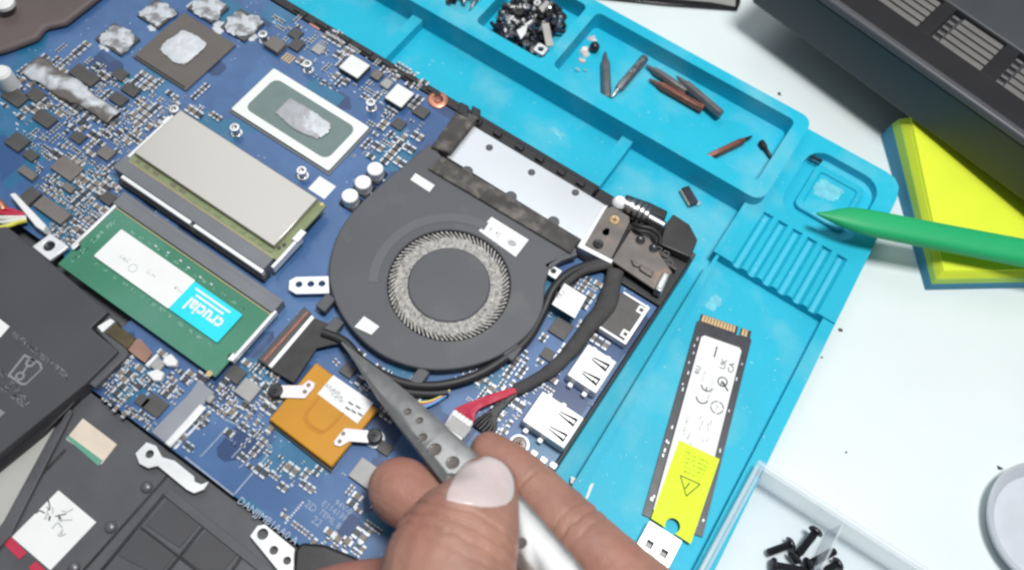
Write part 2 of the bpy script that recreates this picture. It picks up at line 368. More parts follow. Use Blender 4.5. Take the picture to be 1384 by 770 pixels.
# ------------------------------------------------------------------ laptop
ZB = 22.0                                   # top of the circuit board
lap = thing('laptop', 'opened laptop with blue circuit board, black cooling fan and bare memory modules', 'laptop', (-170, 55, 2.44))
ch = MB(); ch.box(-345, -9, -75, 169.3, 2.44, 16.5).build('chassis', 'plastic_dark', lap, bev=.6)
chassis = bpy.data.objects['chassis']
MB().box(-9.9, -9.02, -74, 140, 16.5, 23.0).build('side_wall', 'plastic_black', lap, bev=.3)
MB().box(-344, -52, 165.4, 169.2, 16.5, 22.4).build('rear_wall', 'plastic_black', lap, bev=.4)
MB().box(-112, -52, 161.6, 166.4, 16.5, 24.8).build('rear_rail', 'plastic_black', lap, bev=.6)
for k in range(7):
    MB().box(-196 + k * 11, -190 + k * 11, 166.4, 168.3, 22.42, 23.1).build('rail_clip', 'plastic_black', lap, bev=.2)
for k, x in enumerate((-104, -95, -85, -76, -66.5, -58)):
    MB().box(x - 1.6, x + 1.6, 163.0, 165.2, 24.8, 25.9 + .3 * (k % 2)).build('rail_clip', 'plastic_black', lap, bev=.25)

# board outline
bp = [(-335, -20 + 30), (-143, 7.6), (-24, 7.6), (-12, 20), (-12, 140), (-52, 140), (-52, 160), (-335, 160)]
bo = [(-335, 36), (-152, 36), (-152, 7.6), (-40, 7.6), (-40, -12), (-10.2, -12), (-10.2, 139), (-113, 139), (-113, 165), (-335, 165)]
board = MB().prism(bo, 20.7, ZB).build('mainboard', 'pcb', lap, bev=.15)
OCC = []          # occupied rectangles on the board
def occ(x0, x1, y0, y1): OCC.append((min(x0, x1), max(x0, x1), min(y0, y1), max(y0, y1)))
def chip(name, pts, h, mt, z0=ZB, parent=None, bev=.15, mark=True, ins=0):
    x0, x1, y0, y1 = rect(pts, z0 + h)
    if mark: occ(x0, x1, y0, y1)
    return MB().box(x0 + ins, x1 - ins, y0 + ins, y1 - ins, z0, z0 + h).build(name, mt, parent or board, bev=bev)
def chipc(name, px, sx, sy, h, mt, z0=ZB, parent=None, bev=.12):
    c = P(px[0], px[1], z0 + h); occ(c.x - sx / 2, c.x + sx / 2, c.y - sy / 2, c.y + sy / 2)
    return MB().box(c.x - sx / 2, c.x + sx / 2, c.y - sy / 2, c.y + sy / 2, z0, z0 + h).build(name, mt, parent or board, bev=bev)
def blob(name, pts, z, h, mt, parent, seed, rough=.22, fill=1.0):
    x0, x1, y0, y1 = rect(pts, z); cx, cy = (x0 + x1) / 2, (y0 + y1) / 2; n = 44; rings = 9; vs = [(cx, cy, z + h)]; fs = []
    for j in range(1, rings + 1):
        t = j / rings
        for i in range(n):
            a = 2 * math.pi * i / n; c, s = math.cos(a), math.sin(a); k = 1 / max(abs(c), abs(s)); k = .45 + .55 * k
            e = 1 + rough * (noise.noise((c * 1.7 + seed, s * 1.7, seed)) + .5 * noise.noise((c * 5 + seed, s * 5, 3)))
            x = cx + c * k * e * t * (x1 - x0) / 2 * fill; y = cy + s * k * e * t * (y1 - y0) / 2 * fill
            zz = z + (h * (1 - t ** 5) + h * 1.1 * noise.noise((x * .55, y * .55, seed)) * (1 - t ** 6) + h * .6 * noise.noise((x * 1.8, y * .7, seed)) * (1 - t ** 6)) if j < rings else z - .02
            vs.append((x, y, max(zz, z - .02)))
    fs += [(0, 1 + i, 1 + (i + 1) % n) for i in range(n)]
    for j in range(rings - 1):
        fs += [(1 + j * n + i, 1 + (j + 1) * n + i, 1 + (j + 1) * n + (i + 1) % n, 1 + j * n + (i + 1) % n) for i in range(n)]
    return MB().add(vs, fs).build(name, mt, parent, ang=80)

# processor
q = [(310, 147), (371.5, 93), (501, 173), (443, 230)]
x0, x1, y0, y1 = rect(q, ZB + 1.4); occ(x0 - 1, x1 + 1, y0 - 1, y1 + 1)
MB().box(x0 - .8, x1 + .8, y0 - .9, y1 + .5, ZB, ZB + .5).build('processor_underfill', 'slot', board, bev=.2)
cpu = MB().box(x0, x1, y0, y1, ZB + .5, ZB + 1.2).build('processor', 'cpu_green', board, bev=.1)
fr = boolean(MB().prism(rrect(x0 + .05, x1 - .05, y0 + .05, y1 - .05, .8), ZB + 1.15, ZB + 1.5), [('DIFFERENCE', MB().prism(rrect(x0 + 3.6, x1 - 3.6, y0 + 3.3, y1 - 3.3, 3.0), ZB + 1.0, ZB + 2))], 'processor_frame')
place_world(fr, 'processor_frame', 'white_paint', board, bev=.1)
chip('processor_die', [(372, 153), (392, 131), (448, 168), (428, 188)], .5, 'chip_grey', z0=ZB + 1.2, mark=False)
blob('thermal_paste', [(372, 157), (393, 131), (442, 163), (424, 190)], ZB + 1.72, .35, 'paste_grey', board, 3, rough=.10)
blob('thermal_paste', [(404, 166), (420, 148), (452, 170), (432, 191)], ZB + 1.8, .55, 'paste_white', board, 9, rough=.28)

# graphics chip and its memory
q = [(247, 19), (321, 58), (249.5, 122), (178, 75)]
x0, x1, y0, y1 = rect(q, ZB + 1.2); occ(x0, x1, y0, y1)
MB().box(x0, x1, y0, y1, ZB, ZB + 1.0).build('graphics_chip', 'gpu_brown', board, bev=.2)
MB().box(x0 + 1, x1 - 1, y0 + .5, y0 + 1.2, ZB + .2, ZB + 1.15).build('chip_edge', 'plastic_black', board)
chip('graphics_die', [(247, 42), (280, 60), (248, 87), (213, 67)], .6, 'chip_grey', z0=ZB + 1, mark=False)
blob('thermal_paste', [(247, 37), (284, 60), (248, 92), (210, 68)], ZB + 1.58, .45, 'paste_white', board, 21, rough=.16, fill=.97)
for k, q in enumerate(([(150, 33), (193, 50), (163, 74), (128, 54)], [(213, 2), (243, 15), (213, 37), (180, 19)], [(277, -6), (313, 8), (285, 30), (249, 10)], [(327, 10), (356, 33), (328, 57), (299, 35)])):
    chip('memory_chip', q, 1.1, 'chip', bev=.12)
    blob('thermal_paste', q, ZB + 1.08, .14, 'paste', board, 40 + k * 7, rough=.26, fill=1.04)

for k, q in enumerate(([(262, 0), (276, 8), (264, 18), (250, 10)], [(296, 26), (310, 36), (298, 47), (284, 38)], [(140, 52), (152, 60), (146, 72), (132, 64)], [(205, 30), (214, 36), (206, 44), (198, 38)], [(338, 44), (350, 48), (342, 58), (332, 52)])):
    blob('thermal_paste', q, ZB + .05, .3, 'paste_white', board, 80 + k * 5, rough=.4)
# standoffs
for k, p in enumerate(((235, 147), (317, 172), (415, 86), (501, 138), (407.5, 230), (355, 46))):
    c = P(p[0], p[1], ZB + 4.2); occ(c.x - 2, c.x + 2, c.y - 2, c.y + 2)
    s_ = MB().lathe((c.x, c.y, 0), [(2.1, ZB), (2.1, ZB + .7), (1.35, ZB + .8), (1.35, ZB + 3.4), (1.75, ZB + 3.5), (1.75, ZB + 4.2), (.95, ZB + 4.25), (.9, ZB + 3.2)], 18).build('standoff', 'steel', board)
# can capacitors
for p in ((472.8, 264), (490.4, 245.7), (507, 227.6)):
    c = P(p[0], p[1], ZB + 5); occ(c.x - 4, c.x + 4, c.y - 4, c.y + 4)
    MB().box(c.x - 3.2, c.x + 3.2, c.y - 3.2, c.y + 3.2, ZB, ZB + .9).build('capacitor_base', 'plastic_black', board, bev=.4)
    MB().lathe((c.x, c.y, 0), [(3.0, ZB + .9), (3.0, ZB + 1.5), (2.75, ZB + 1.7), (3.0, ZB + 1.9), (3.0, ZB + 4.7), (2.7, ZB + 5.0)], 24).build('capacitor', 'tin', board)
    MB().box(c.x + 3.0, c.x + 3.9, c.y - .5, c.y + .5, ZB, ZB + .5).build('capacitor_pad', 'solder', board, bev=.15)
lbl = chip('board_label', [(433, 238), (455, 253), (437, 269), (416, 254)], .12, 'paper', bev=0)
# power inductors with white tops
for q in ([(475.5, 73), (500.6, 88), (483, 106.6), (457, 90)], [(539.5, 114), (560.8, 125.4), (543, 145.4), (516, 130.4)]):
    chip('inductor', q, 2.6, 'chip', bev=.25); chip('thermal_pad', q, .7, 'white_plastic', z0=ZB + 2.6, bev=.3, mark=False, ins=.1)
chip('inductor', [(370, 47), (388, 60), (373, 70), (355, 59)], 2.6, 'chip_tan', bev=.3)
chip('controller_chip', [(400, 50), (412, 58), (402, 70), (389, 62)], 1.2, 'chip')
chip('controller_chip', [(398, 36), (410, 44), (401, 54), (388, 46)], 1.0, 'chip')
chip('copper_pad', [(425, 25), (439, 32), (431, 41), (418, 33)], .25, 'copper', bev=.05)
chip('test_pad', [(431, 57), (440, 65), (431, 75), (420, 66)], .8, 'chip_grey')
chip('controller_chip', [(566, 140), (581, 150), (573, 161), (556, 151)], 1.2, 'chip')
chip('controller_chip', [(537, 158), (551, 167), (540, 176), (527, 168)], .9, 'chip')
chip('choke', [(508, 92), (519, 99), (510, 109), (499, 101)], 1.6, 'chip_tan', bev=.5)
chip('choke', [(522, 104), (533, 111), (523, 120), (512, 113)], 1.6, 'chip_grey', bev=.5)
# copper screw boss
c = P(591.6, 134, ZB + .8); occ(c.x - 4.5, c.x + 4.5, c.y - 4.5, c.y + 4.5)
MB().lathe((c.x, c.y, 0), [(3.9, ZB), (3.9, ZB + .5), (3.4, ZB + .8), (2.3, ZB + .8), (2.0, ZB + .3), (1.2, ZB + .3)], 28).build('copper_boss', 'copper', board)
MB().lathe((c.x, c.y, 0), [(1.5, ZB + .3), (1.5, ZB + .9), (.6, ZB + 1.1)], 16).build('boss_screw', 'copper_bit', board)

# chips of the left area (pixel centre, size x, size y, height, material)
for px, sx, sy, h, mt_ in (((114, 101), 11.5, 5.5, 1.4, 'chip'), ((162, 100), 5.2, 4.6, 1.2, 'chip'), ((176, 121), 6.5, 4, 1.3, 'chip'), ((160, 133), 6.2, 4.4, 1.4, 'chip'),
        ((23, 191), 7, 6, 1.4, 'chip'), ((41, 209), 5, 3.6, 1.2, 'chip'), ((90, 227), 10, 6.5, 1.3, 'chip_tan'), ((143, 206), 5.5, 4.5, 1.3, 'chip_tan'),
        ((146, 267), 5, 4.4, 1.6, 'chip'), ((40, 264), 5, 6, 2.0, 'chip'), ((70, 283), 13, 5, 2.2, 'chip_tan'), ((37, 233), 7, 3, 1.6, 'chip_tan'), ((92, 253), 4.6, 2.6, 1.4, 'chip_tan'),
        ((318, 505), 5.5, 5, 1.0, 'chip'), ((209, 547), 7, 5.5, .9, 'chip'), ((192, 541), 4, 3.5, .9, 'chip'), ((495, 640), 8.5, 7, 1.6, 'chip_grey'), ((758, 443), 6.5, 6.5, 1.1, 'chip'), ((740, 478), 4, 4, .9, 'chip'),
        ((520, 605), 4.5, 3.5, 1.0, 'chip'), ((480, 560), 4, 4, 1, 'chip'), ((470, 500), 4.5, 4, 1, 'chip'), ((395, 545), 4, 3, 1, 'chip'), ((60, 160), 8, 5, 1.3, 'chip'), ((20, 130), 9, 6, 1.2, 'chip'), ((105, 185), 5, 4, 1.0, 'chip'), ((48, 128), 6, 5, 1.2, 'chip')):
    chipc('controller_chip', px, sx, sy, h, mt_)
chip('inductor', [(333, 508), (353, 525), (336, 544), (316, 528)], 2.0, 'chip_grey', bev=.3)
# ic legs of the small driver chip
lg = P(172, 108, ZB + .5)
for k in range(6):
    MB().box(lg.x - 3 + k * 1.05, lg.x - 2.5 + k * 1.05, lg.y - 1.6, lg.y + .6, ZB, ZB + .35).build('chip_leg', 'solder', board)
lg = P(389, 78, ZB + .5)
for k in range(4):
    MB().box(lg.x - 2 + k * 1.2, lg.x - 1.4 + k * 1.2, lg.y - 2.0, lg.y + 2.0, ZB, ZB + .35).build('chip_leg', 'gold', board)
occ(lg.x - 3, lg.x + 3, lg.y - 3, lg.y + 3)

# crumpled foil strip over the connector at the left
def foil():
    a = P(38, 82, 26); b = P(152, 155, 25.5); d = (b - a); L_ = d.length; d.normalize(); n_ = Vector((-d.y, d.x, 0)); n = 46; k = 10; vs = []; fs = []
    for i in range(n + 1):
        t = i / n; ww = 4.6 + 1.1 * noise.noise((t * 6, 1, 0)) - (1.2 if t > .6 else 0)
        for j in range(k + 1):
            s = j / k * 2 - 1; p = a + d * L_ * t + n_ * s * ww * (1 + .12 * noise.noise((t * 9, s, 4)))
            p.z = 24.6 - .8 * s * s + .6 * noise.noise((t * 9, s * 1.2, 7)) + .35 * noise.noise((t * 22, s * 2.5, 2)); vs.append(p)
    fs = [(i * (k + 1) + j, (i + 1) * (k + 1) + j, (i + 1) * (k + 1) + j + 1, i * (k + 1) + j + 1) for i in range(n) for j in range(k)]
    o = MB().add(vs, fs).build('foil_tape', 'foil', lap, ang=60); s = o.modifiers.new('solid', 'SOLIDIFY'); s.thickness = .2 * MM; return o
mat('foil', (.60, .64, .68), .4, metal=.2, var=.1, vs=120, col2=(.17, .155, .15), c2s=55, c2t=(.45, .52))
foil()
a = P(38, 82, 25); b = P(152, 155, 25)
d = (b - a).normalized(); nn = Vector((-d.y, d.x, 0))
MB().prism([xy(a + nn * 3.5), xy(b + nn * 3.5), xy(b - nn * 3.5), xy(a - nn * 3.5)], ZB, 23.4).build('covered_connector', 'chip', lap, bev=.3)
OCC.append((min(a.x, b.x), max(a.x, b.x), min(a.y, b.y) + 8, max(a.y, b.y) - 8))

# ---- memory sockets and modules
def ram_socket(pts, z1, seam):
    x0, x1, y0, y1 = rect(pts, z1); occ(x0 - 2, x1 + 2, y0 - 1, y1 + 1)
    s = MB(); s.box(x0, x1, y0, y1, ZB, z1)
    o = s.build('memory_socket', 'slot', lap, bev=.3)
    return o, (x0, x1, y0, y1)
# lower module (green)
s1, (sx0, sx1, sy0, sy1) = ram_socket([(161.7, 260), (387, 402.6), (368, 421), (153, 277)], 26.9, None)
MB().box(sx0 + 1, sx1 - 1, sy1 - 1.6, sy1 - .6, 26.9, 27.0).build('contact_strip', 'slot', s1)
x0, x1, y0, y1 = rect([(83, 356), (287, 511), (367, 425), (154, 280)], 26)
occ(x0 - 1, x1 + 1, y0 - 1, y1 + 1); MX0, MX1, MY0, MY1 = x0, x1, y0, y1
pcb1 = MB().prism([(x0, y0), (x1, y0), (x1, y1 + 2), (x0, y1 + 2)], 24.7, 25.9)
r1 = boolean(pcb1, [('DIFFERENCE', MB().cyl((x1, y0 + 8), 1.6, 20, 30, 16)), ('DIFFERENCE', MB().cyl((x0, y0 + 8), 1.6, 20, 30, 16))], 'memory_module')
ram1 = place_world(r1, 'memory_module', 'ram_green', lap, bev=.12)
MB().box(x0, x1, y1 - .1, y1 + .15, 25.6, 26.15).build('contact_edge', 'gold', ram1)
MB().cyl(xy(P(283, 504.5, 26)), 1.0, 25.9, 26.05, 16).build('corner_pad', 'gold', ram1)
def label4(name, pts, z, mt_, parent, th=.14):
    x0, x1, y0, y1 = rect(pts, z + th); return MB().prism(rrect(x0, x1, y0, y1, .5, 3), z, z + th).build(name, mt_, parent, smooth=False), (x0, x1, y0, y1)
l1, b1 = label4('paper_label', [(166.5, 310), (264, 380), (226.6, 417), (125, 344)], 26.5, 'paper', ram1)
l2, b2 = label4('cyan_sticker', [(264, 380), (327, 425), (295, 462.7), (226, 417)], 26.53, 'cyan', ram1)
# memory chips below the label
for k in range(4):
    cw = (b2[1] - b1[0]) / 4; MB().box(b1[0] + cw * k + .5, b1[0] + cw * (k + 1) - .5, b1[2] + .6, b1[3] - .6, 25.9, 26.5).build('memory_chip', 'chip', ram1, bev=.1)
cx, cy = (b2[0] + b2[1]) / 2, (b2[2] + b2[3]) / 2
text('crucial', (cx, cy - .8), 5.6, math.pi, 26.67, 'paper', ram1, name='logo_text', bold=.16).scale.y = 1.15
for k, (yy, ll) in enumerate(((cy + 4.4, 8.4), (cy + 2.7, 6.6))):
    MB().box(cx - ll, cx + ll * .8, yy - .45, yy + .3, 26.67, 26.72).build('printed_line', 'paper', ram1)
for k, (tx, s_) in enumerate((('2666', 1.5), ('16GB', 1.3), ('DDR4', 1.2))):
    text(tx, (b1[0] + 9 + k * 11, (b1[2] + b1[3]) / 2 - 1 + k * .8), s_ * 1.2, math.pi, 26.64, 'ink_grey', ram1)
c = ((b1[0] + b1[1]) / 2 - 3, (b1[2] + b1[3]) / 2 - 2.2)
rg = boolean(MB().cyl(c, 1.5, 26.62, 26.7, 24), [('DIFFERENCE', MB().cyl(c, 1.3, 26, 27, 24))], 'printed_ring'); place_world(rg, 'printed_ring', 'ink_grey', ram1)
mat('silk_g', (.42, .62, .52), .6, var=.15, vs=500)
text('E186014  94V-0  2218', (x0 + 3.0, (y0 + y1) / 2), 1.7, math.pi / 2, 25.9, 'silk_g', ram1)
for k in range(13):
    text(rnd.choice(('R12', 'C8', 'C21', 'R4', 'C33')), (b1[0] + 3 + k * 4.1 + rnd.uniform(-.6, .6), b1[3] + 1.5 + rnd.uniform(-.2, .2)), 1.15, 0, 25.9, 'silk_g', ram1)
    text(rnd.choice(('R12', 'C8', 'C21', 'R4', 'C33')), (b1[0] + 3 + k * 4.1 + rnd.uniform(-.6, .6), b1[2] - 1.5 + rnd.uniform(-.2, .2)), 1.15, 0, 25.9, 'silk_g', ram1)
for k in range(6):
    c = (b2[0] - 20 + k * 5 + rnd.uniform(-.8, .8), y1 - 2.6 + rnd.uniform(-.5, .5)); MB().box(c[0] - .5, c[0] + .5, c[1] - .3, c[1] + .3, 25.9, 26.2).build('resistor', 'solder', ram1)
for xe, sg in ((x1, 1), (x0, -1)):      # retaining clips
    MB().box(xe + (.1 if sg > 0 else -1.3), xe + (1.3 if sg > 0 else -.1), y0 + 7, y1 + 2, 24, 26.6).build('retaining_clip', 'tin', s1, bev=.2)
    MB().box(xe - (.7 if sg > 0 else .5), xe + (.5 if sg > 0 else .7), y0 + 6.6, y0 + 9.4, 25.95, 26.7).build('retaining_clip', 'tin', s1, bev=.2)
# upper module (metal shielded)
s2, (tx0, tx1, ty0, ty1) = ram_socket([(150, 221), (178, 208), (372, 341), (357, 368)], 27.6, None)
x0, x1, y0, y1 = rect([(247, 150), (431, 269), (370, 331), (176, 205)], 29.6)
occ(x0 - 2, x1 + 3, y0 - 3, y1 + 1)
MB().box(x0 - .5, x1 + 3.2, y0 - 2.9, y1 + .2, 26.6, 27.7).build('memory_module', 'ram_olive', lap, bev=.1); ram2 = bpy.data.objects['memory_module.001'] if 'memory_module.001' in bpy.data.objects else ram1
sh = MB().box(x0, x1, y0, y1, 27.72, 29.6).build('metal_shield', 'shield', ram2, bev=.35)
for k in range(16):
    xx = x0 + 2 + k * 4.0
    if rnd.random() < .8: MB().box(xx, xx + rnd.uniform(1.4, 2.8), y0 - 1.7, y0 - .7, 27.7, 28.0).build('resistor', 'smd_tan' if k < 8 else 'ram_olive', ram2)
MB().box(x0, x1 + 2, y0 - 3.05, y0 - 2.85, 27.5, 27.8).build('contact_edge', 'gold', ram2)
for p in ((435, 276), (384, 331), (377, 335)):
    c = P(p[0], p[1], 27.8); MB().cyl(xy(c), .7, 27.7, 27.9, 12).build('corner_pad', 'gold' if p[0] > 400 else 'smd_dark', ram2)
MB().box(x1 + 3.4, x1 + 4.6, y0 - 6, y0 + 9, 24.5, 28.2).build('retaining_clip', 'tin', s2, bev=.2)
MB().box(x1 + 2.4, x1 + 4.9, y0 + 6, y0 + 11, 27.75, 28.6).build('retaining_clip', 'tin', s2, bev=.25)
MB().box(x0 - 1.9, x0 - .7, y0 - 2, y1 - 3, 24.5, 28.2).build('retaining_clip', 'tin', s2, bev=.2)
MB().box(x0 - 2.4, x0 - .3, y1 - 8, y1 - 4, 27.75, 28.5).build('retaining_clip', 'tin', s2, bev=.25)
# the bright metal seam between the two sockets
a = P(165, 235, 26.5); b = P(357, 370, 26.5); mid = (a.x + b.x) / 2 + 1
ys = (rect([(200, 261.5), (356.7, 370.6)], 26.5)[2] + rect([(200, 261.5), (356.7, 370.6)], 26.5)[3]) / 2
for xa, xb in ((a.x + 1, mid - .9), (mid + .6, b.x - .5)):
    MB().box(xa, xb, ys - .75, ys + .75, 24, 27.3).build('socket_rail', 'tin', s2, bev=.25)
MB().box(a.x - .5, b.x + .5, ys - 1.7, ys + 1.7, ZB, 24.8).build('socket_rail', 'plastic_black', s2, bev=.2)
occ(a.x, b.x, ys - 2, ys + 2)

# ---- cooling fan
ZF = 27.0
FC = P(607, 383, ZF)
out_px = [(581, 193), (600, 214), (690, 268), (778, 333), (766, 343), (744, 358), (737, 385), (733, 418), (718, 446), (694, 468), (662, 486), (622, 497), (580, 499), (540, 490), (505, 472), (475, 444), (455, 412), (445, 378), (447, 345), (458, 313), (478, 284), (508, 255), (545, 224)]
pl = poly(out_px[:5], ZF) + [xy(v) for v in spline([P(x, y, ZF) for x, y in out_px[5:]], 4)]
fan_me = boolean(MB().prism(pl, ZF - 6.5, ZF), [('DIFFERENCE', MB().cyl((FC.x, FC.y), 20.9, ZF - 5.2, ZF + 2, 72))], 'cooling_fan')
fan = place_world(fan_me, 'cooling_fan', 'fan_shell', lap, bev=.5)
# raised arc on the shell
arc = [];
for i in range(33):
    t = math.radians(95 + 120 * i / 32); arc.append((FC.x + 27.5 * math.cos(t), FC.y + 27.5 * math.sin(t)))
for i in range(32, -1, -1):
    t = math.radians(95 + 120 * i / 32); arc.append((FC.x + 24.0 * math.cos(t), FC.y + 24.0 * math.sin(t)))
MB().prism(arc, ZF - .1, ZF + .16).build('shell_ridge', 'fan_ridge', fan, bev=.1)
MB().lathe((FC.x, FC.y, 0), [(14.2, ZF - 5), (14.2, ZF - .9), (13.6, ZF - .35), (6, ZF - .3), (.5, ZF - .3)], 64).build('fan_hub', 'fan_shell', fan)
bl = MB(); nb = 80
for i in range(nb):
    a0 = 2 * math.pi * i / nb
    pts = []
    for j in range(4):
        r = 14.0 + j * 2.2; a = a0 + .05 * j * j / 3 + .02 * j; pts.append(Vector((FC.x + r * math.cos(a), FC.y + r * math.sin(a), 0)))
    zt = ZF - .9 + rnd.uniform(-.25, .1)
    for j in range(3):
        p, q = pts[j], pts[j + 1]; d = (q - p).normalized(); n_ = Vector((-d.y, d.x, 0)) * (.30 if j < 2 else .26)
        bl.prism([xy(p + n_), xy(q + n_), xy(q - n_), xy(p - n_)], ZF - 4.6, zt + .1 * j)
bl.build('fan_blades', 'dust', fan, kind='stuff', smooth=False)
ds = []; fsd = []; nr = 120
for i in range(nr):
    for j in range(9):
        r = 14.1 + (4.9 + .6 * noise.noise((math.cos(i * .0524) * 9, math.sin(i * .0524) * 9, 2))) * j / 8; a = 2 * math.pi * i / nr + .012 * j * j / 3
        z = ZF - .95 + .5 * noise.noise((r * .9 * math.cos(a), r * .9 * math.sin(a), 5)) + .4 * noise.noise((r * 2.4 * math.cos(a), r * 2.4 * math.sin(a), 9)) - (2.2 if j == 8 else 0)
        ds.append((FC.x + r * math.cos(a), FC.y + r * math.sin(a), z))
fsd = [(i * 9 + j, i * 9 + j + 1, ((i + 1) % nr) * 9 + j + 1, ((i + 1) % nr) * 9 + j) for i in range(nr) for j in range(8)]
MB().add(ds, fsd).build('dust_layer', 'dust', fan, kind='stuff', ang=70)
MB().lathe((FC.x, FC.y, 0), [(20.7, ZF - 5.1), (14.2, ZF - 5.05)], 48, cap=False).build('fan_floor', 'plastic_black', fan)
def quadlabel(name, pts, z, mt_, parent, th=.14):
    p4 = poly(pts, z + th); return MB().prism(p4, z, z + th).build(name, mt_, parent, smooth=False)
quadlabel('paper_label', [(664.5, 293), (714.6, 324), (697, 347), (647, 311.6)], ZF, 'paper', fan)
c = P(668, 316, ZF); text('KBJ', (c.x, c.y + .4), 2.6, -.06, ZF + .14, 'ink_grey', fan); text('12V 0.50A', (c.x + 2.5, c.y - 3.0), 1.1, -.06, ZF + .14, 'ink_grey', fan)
c = P(692, 329, ZF); MB().prism([(c.x + 1.7 * math.cos(t * .7) * (1 + .2 * math.sin(3 * t)), c.y + 1.2 * math.sin(t * .7)) for t in range(9)], ZF + .14, ZF + .19).build('ink_smudge', 'ink_grey', fan, smooth=False)
quadlabel('paper_label', [(561.6, 234), (587.5, 250.2), (580.5, 259.5), (554.6, 242.7)], ZF, 'paper', fan)
quadlabel('paper_label', [(492, 427), (512.7, 441), (502, 452), (479, 441.4)], ZF, 'paper', fan)
# clips holding the cable round the shell
for p in ((567, 508), (693, 474), (451, 440), (440, 408)):
    c = P(p[0], p[1], ZF - .6); MB().box(c.x - 2, c.x + 2, c.y - 3, c.y + 3, ZF - 3.5, ZF - .6).build('cable_clip', 'fan_shell', fan, bev=.4)
# fixing tabs
x0, x1, y0, y1 = rect([(388, 384), (397, 375), (443, 375), (443, 397)], ZF - 2)
tabp = [xy(P(*q, ZF - 2)) for q in ((391, 379), (400, 374), (444, 373), (445, 396), (400, 397), (390, 391))]
holes = [('DIFFERENCE', MB().cyl(xy(P(*q, ZF - 2)), 1.15, 10, 40, 16)) for q in ((404, 384), (420, 383.5), (435, 383))]
place_world(boolean(MB().prism(tabp, ZF - 3, ZF - 2), holes, 'fixing_tab'), 'fixing_tab', 'tin', fan, bev=.15)
tabp = poly([(737, 352), (760, 366), (751, 377), (728, 363)], ZF - 1)
place_world(boolean(MB().prism(tabp, ZF - 2, ZF - 1), [('DIFFERENCE', MB().cyl(xy(P(748, 366, ZF - 1)), 1.0, 10, 40, 16))], 'fixing_tab'), 'fixing_tab', 'tin', fan, bev=.15)
MB().cyl(xy(P(748, 366, ZF - 2)), 1.4, ZF - 3, ZF - 1.9, 16).build('tab_screw', 'screw_dark', fan)
# outlet panel
x0, x1, y0, y1 = rect([(603, 213), (640, 171), (822, 278), (786, 323)], 25.6)
pan = MB().box(x0, x1, y0, y1, 18, 25.6).build('outlet_panel', 'alu', lap, bev=.25)
for p in ((661.4, 199.3), (718.5, 232.7), (777.8, 260)):
    c = P(p[0], p[1], 25.8); MB().lathe((c.x, c.y, 0), [(1.35, 25.6), (1.35, 25.85), (1.0, 26.0), (.55, 25.75)], 16).build('panel_rivet', 'fan_shell', pan)
for p in ((632, 231), (691, 265), (748.5, 299)):
    c = P(p[0], p[1], 26); MB().prism([(c.x + 2.2 * math.cos(t), c.y + 2.2 * math.sin(t) - .3) for t in [i * .5236 for i in range(12)]], 25.65, 26.4).build('panel_tab', 'fan_shell', pan, bev=.15)
# dusty foam strips
fo = [(586, 205), (604, 214), (784, 325), (780, 338), (770, 338), (590, 222), (578, 212)]
a = poly([(603, 214), (785, 323), (777, 338), (586, 219)], 27.6)
MB().prism(poly([(601, 213), (785, 322), (779, 331), (594, 221)], 26.8), 25.62, 26.8).build('seal_strip', 'fan_shell', lap, bev=.3)
MB().prism(poly([(597, 210), (783, 322), (772, 342), (578, 227)], 28.2), 27.02, 28.2).build('foam_seal', 'foam', lap, bev=.5)
MB().prism(poly([(620, 146), (646, 158), (608, 206), (582, 198)], 28.5), 22.2, 28.5).build('foam_seal', 'foam', lap, bev=.6)
MB().prism(poly([(622, 137), (634, 143), (632, 158), (618, 152)], 29), 20, 29).build('rail_post', 'plastic_black', lap, bev=.4)
MB().prism(poly([(638, 142), (650, 148), (648, 162), (636, 158)], 28), 20, 28).build('rail_post', 'plastic_black', lap, bev=.4)
MB().prism(poly([(736, 357), (766, 342), (778, 334), (780, 345), (760, 352), (741, 364)], 27), 24, 27).build('seal_flap', 'plastic_dark', lap, bev=.2)

# ---- hinge corner
ZH = 26.5
hb = boolean(MB().prism(poly([(790, 331), (819, 281), (829, 279), (851, 293), (851, 300), (826, 350)], ZH), ZH - 1.2, ZH),
             [('DIFFERENCE', MB().cyl(xy(P(818.7, 314, ZH)), 1.2, 10, 40, 14)), ('DIFFERENCE', MB().cyl(xy(P(820.5, 311, ZH)), .9, 10, 40, 14))], 'hinge_bracket')
hinge = place_world(hb, 'hinge_bracket', 'bracket_metal', lap, bev=.3)
MB().prism(poly([(780, 333), (815, 279), (822, 277), (792, 331), (829, 351), (826, 356)], ZH - .2), ZH - 5, ZH - .2).build('bracket_flange', 'tin', hinge, bev=.2)
for p, m_ in (((831, 296.5), 'gold'), ((808.6, 329), 'screw_dark')):
    c = P(p[0], p[1], ZH + .6); MB().lathe((c.x, c.y, 0), [(1.9, ZH), (1.9, ZH + .3), (1.5, ZH + .6), (.8, ZH + .5)], 18).build('bracket_screw', m_, hinge)
    for r_ in (.3, 1.87): MB().prism([(c.x + 1.2 * math.cos(r_ + k) , c.y + 1.2 * math.sin(r_ + k)) for k in (-.12, .12, math.pi - .12, math.pi + .12)], ZH + .6, ZH + .66).build('screw_slot', 'hole', hinge)
p2 = poly([(826, 352), (854, 308), (878, 322), (909, 368), (891, 392), (886, 392)], ZH - 1)
MB().prism(p2, ZH - 2, ZH - 1).build('port_bracket', 'bracket_metal', lap, bev=.3)
pbk = bpy.data.objects['port_bracket']
for q in ([(853, 350), (862, 355), (866, 361), (856, 358)], [(866, 356), (884, 366), (881, 374), (864, 364)]):
    MB().prism(poly(q, ZH), ZH - 1, ZH).build('bracket_rib', 'bracket_metal', pbk, bev=.3)
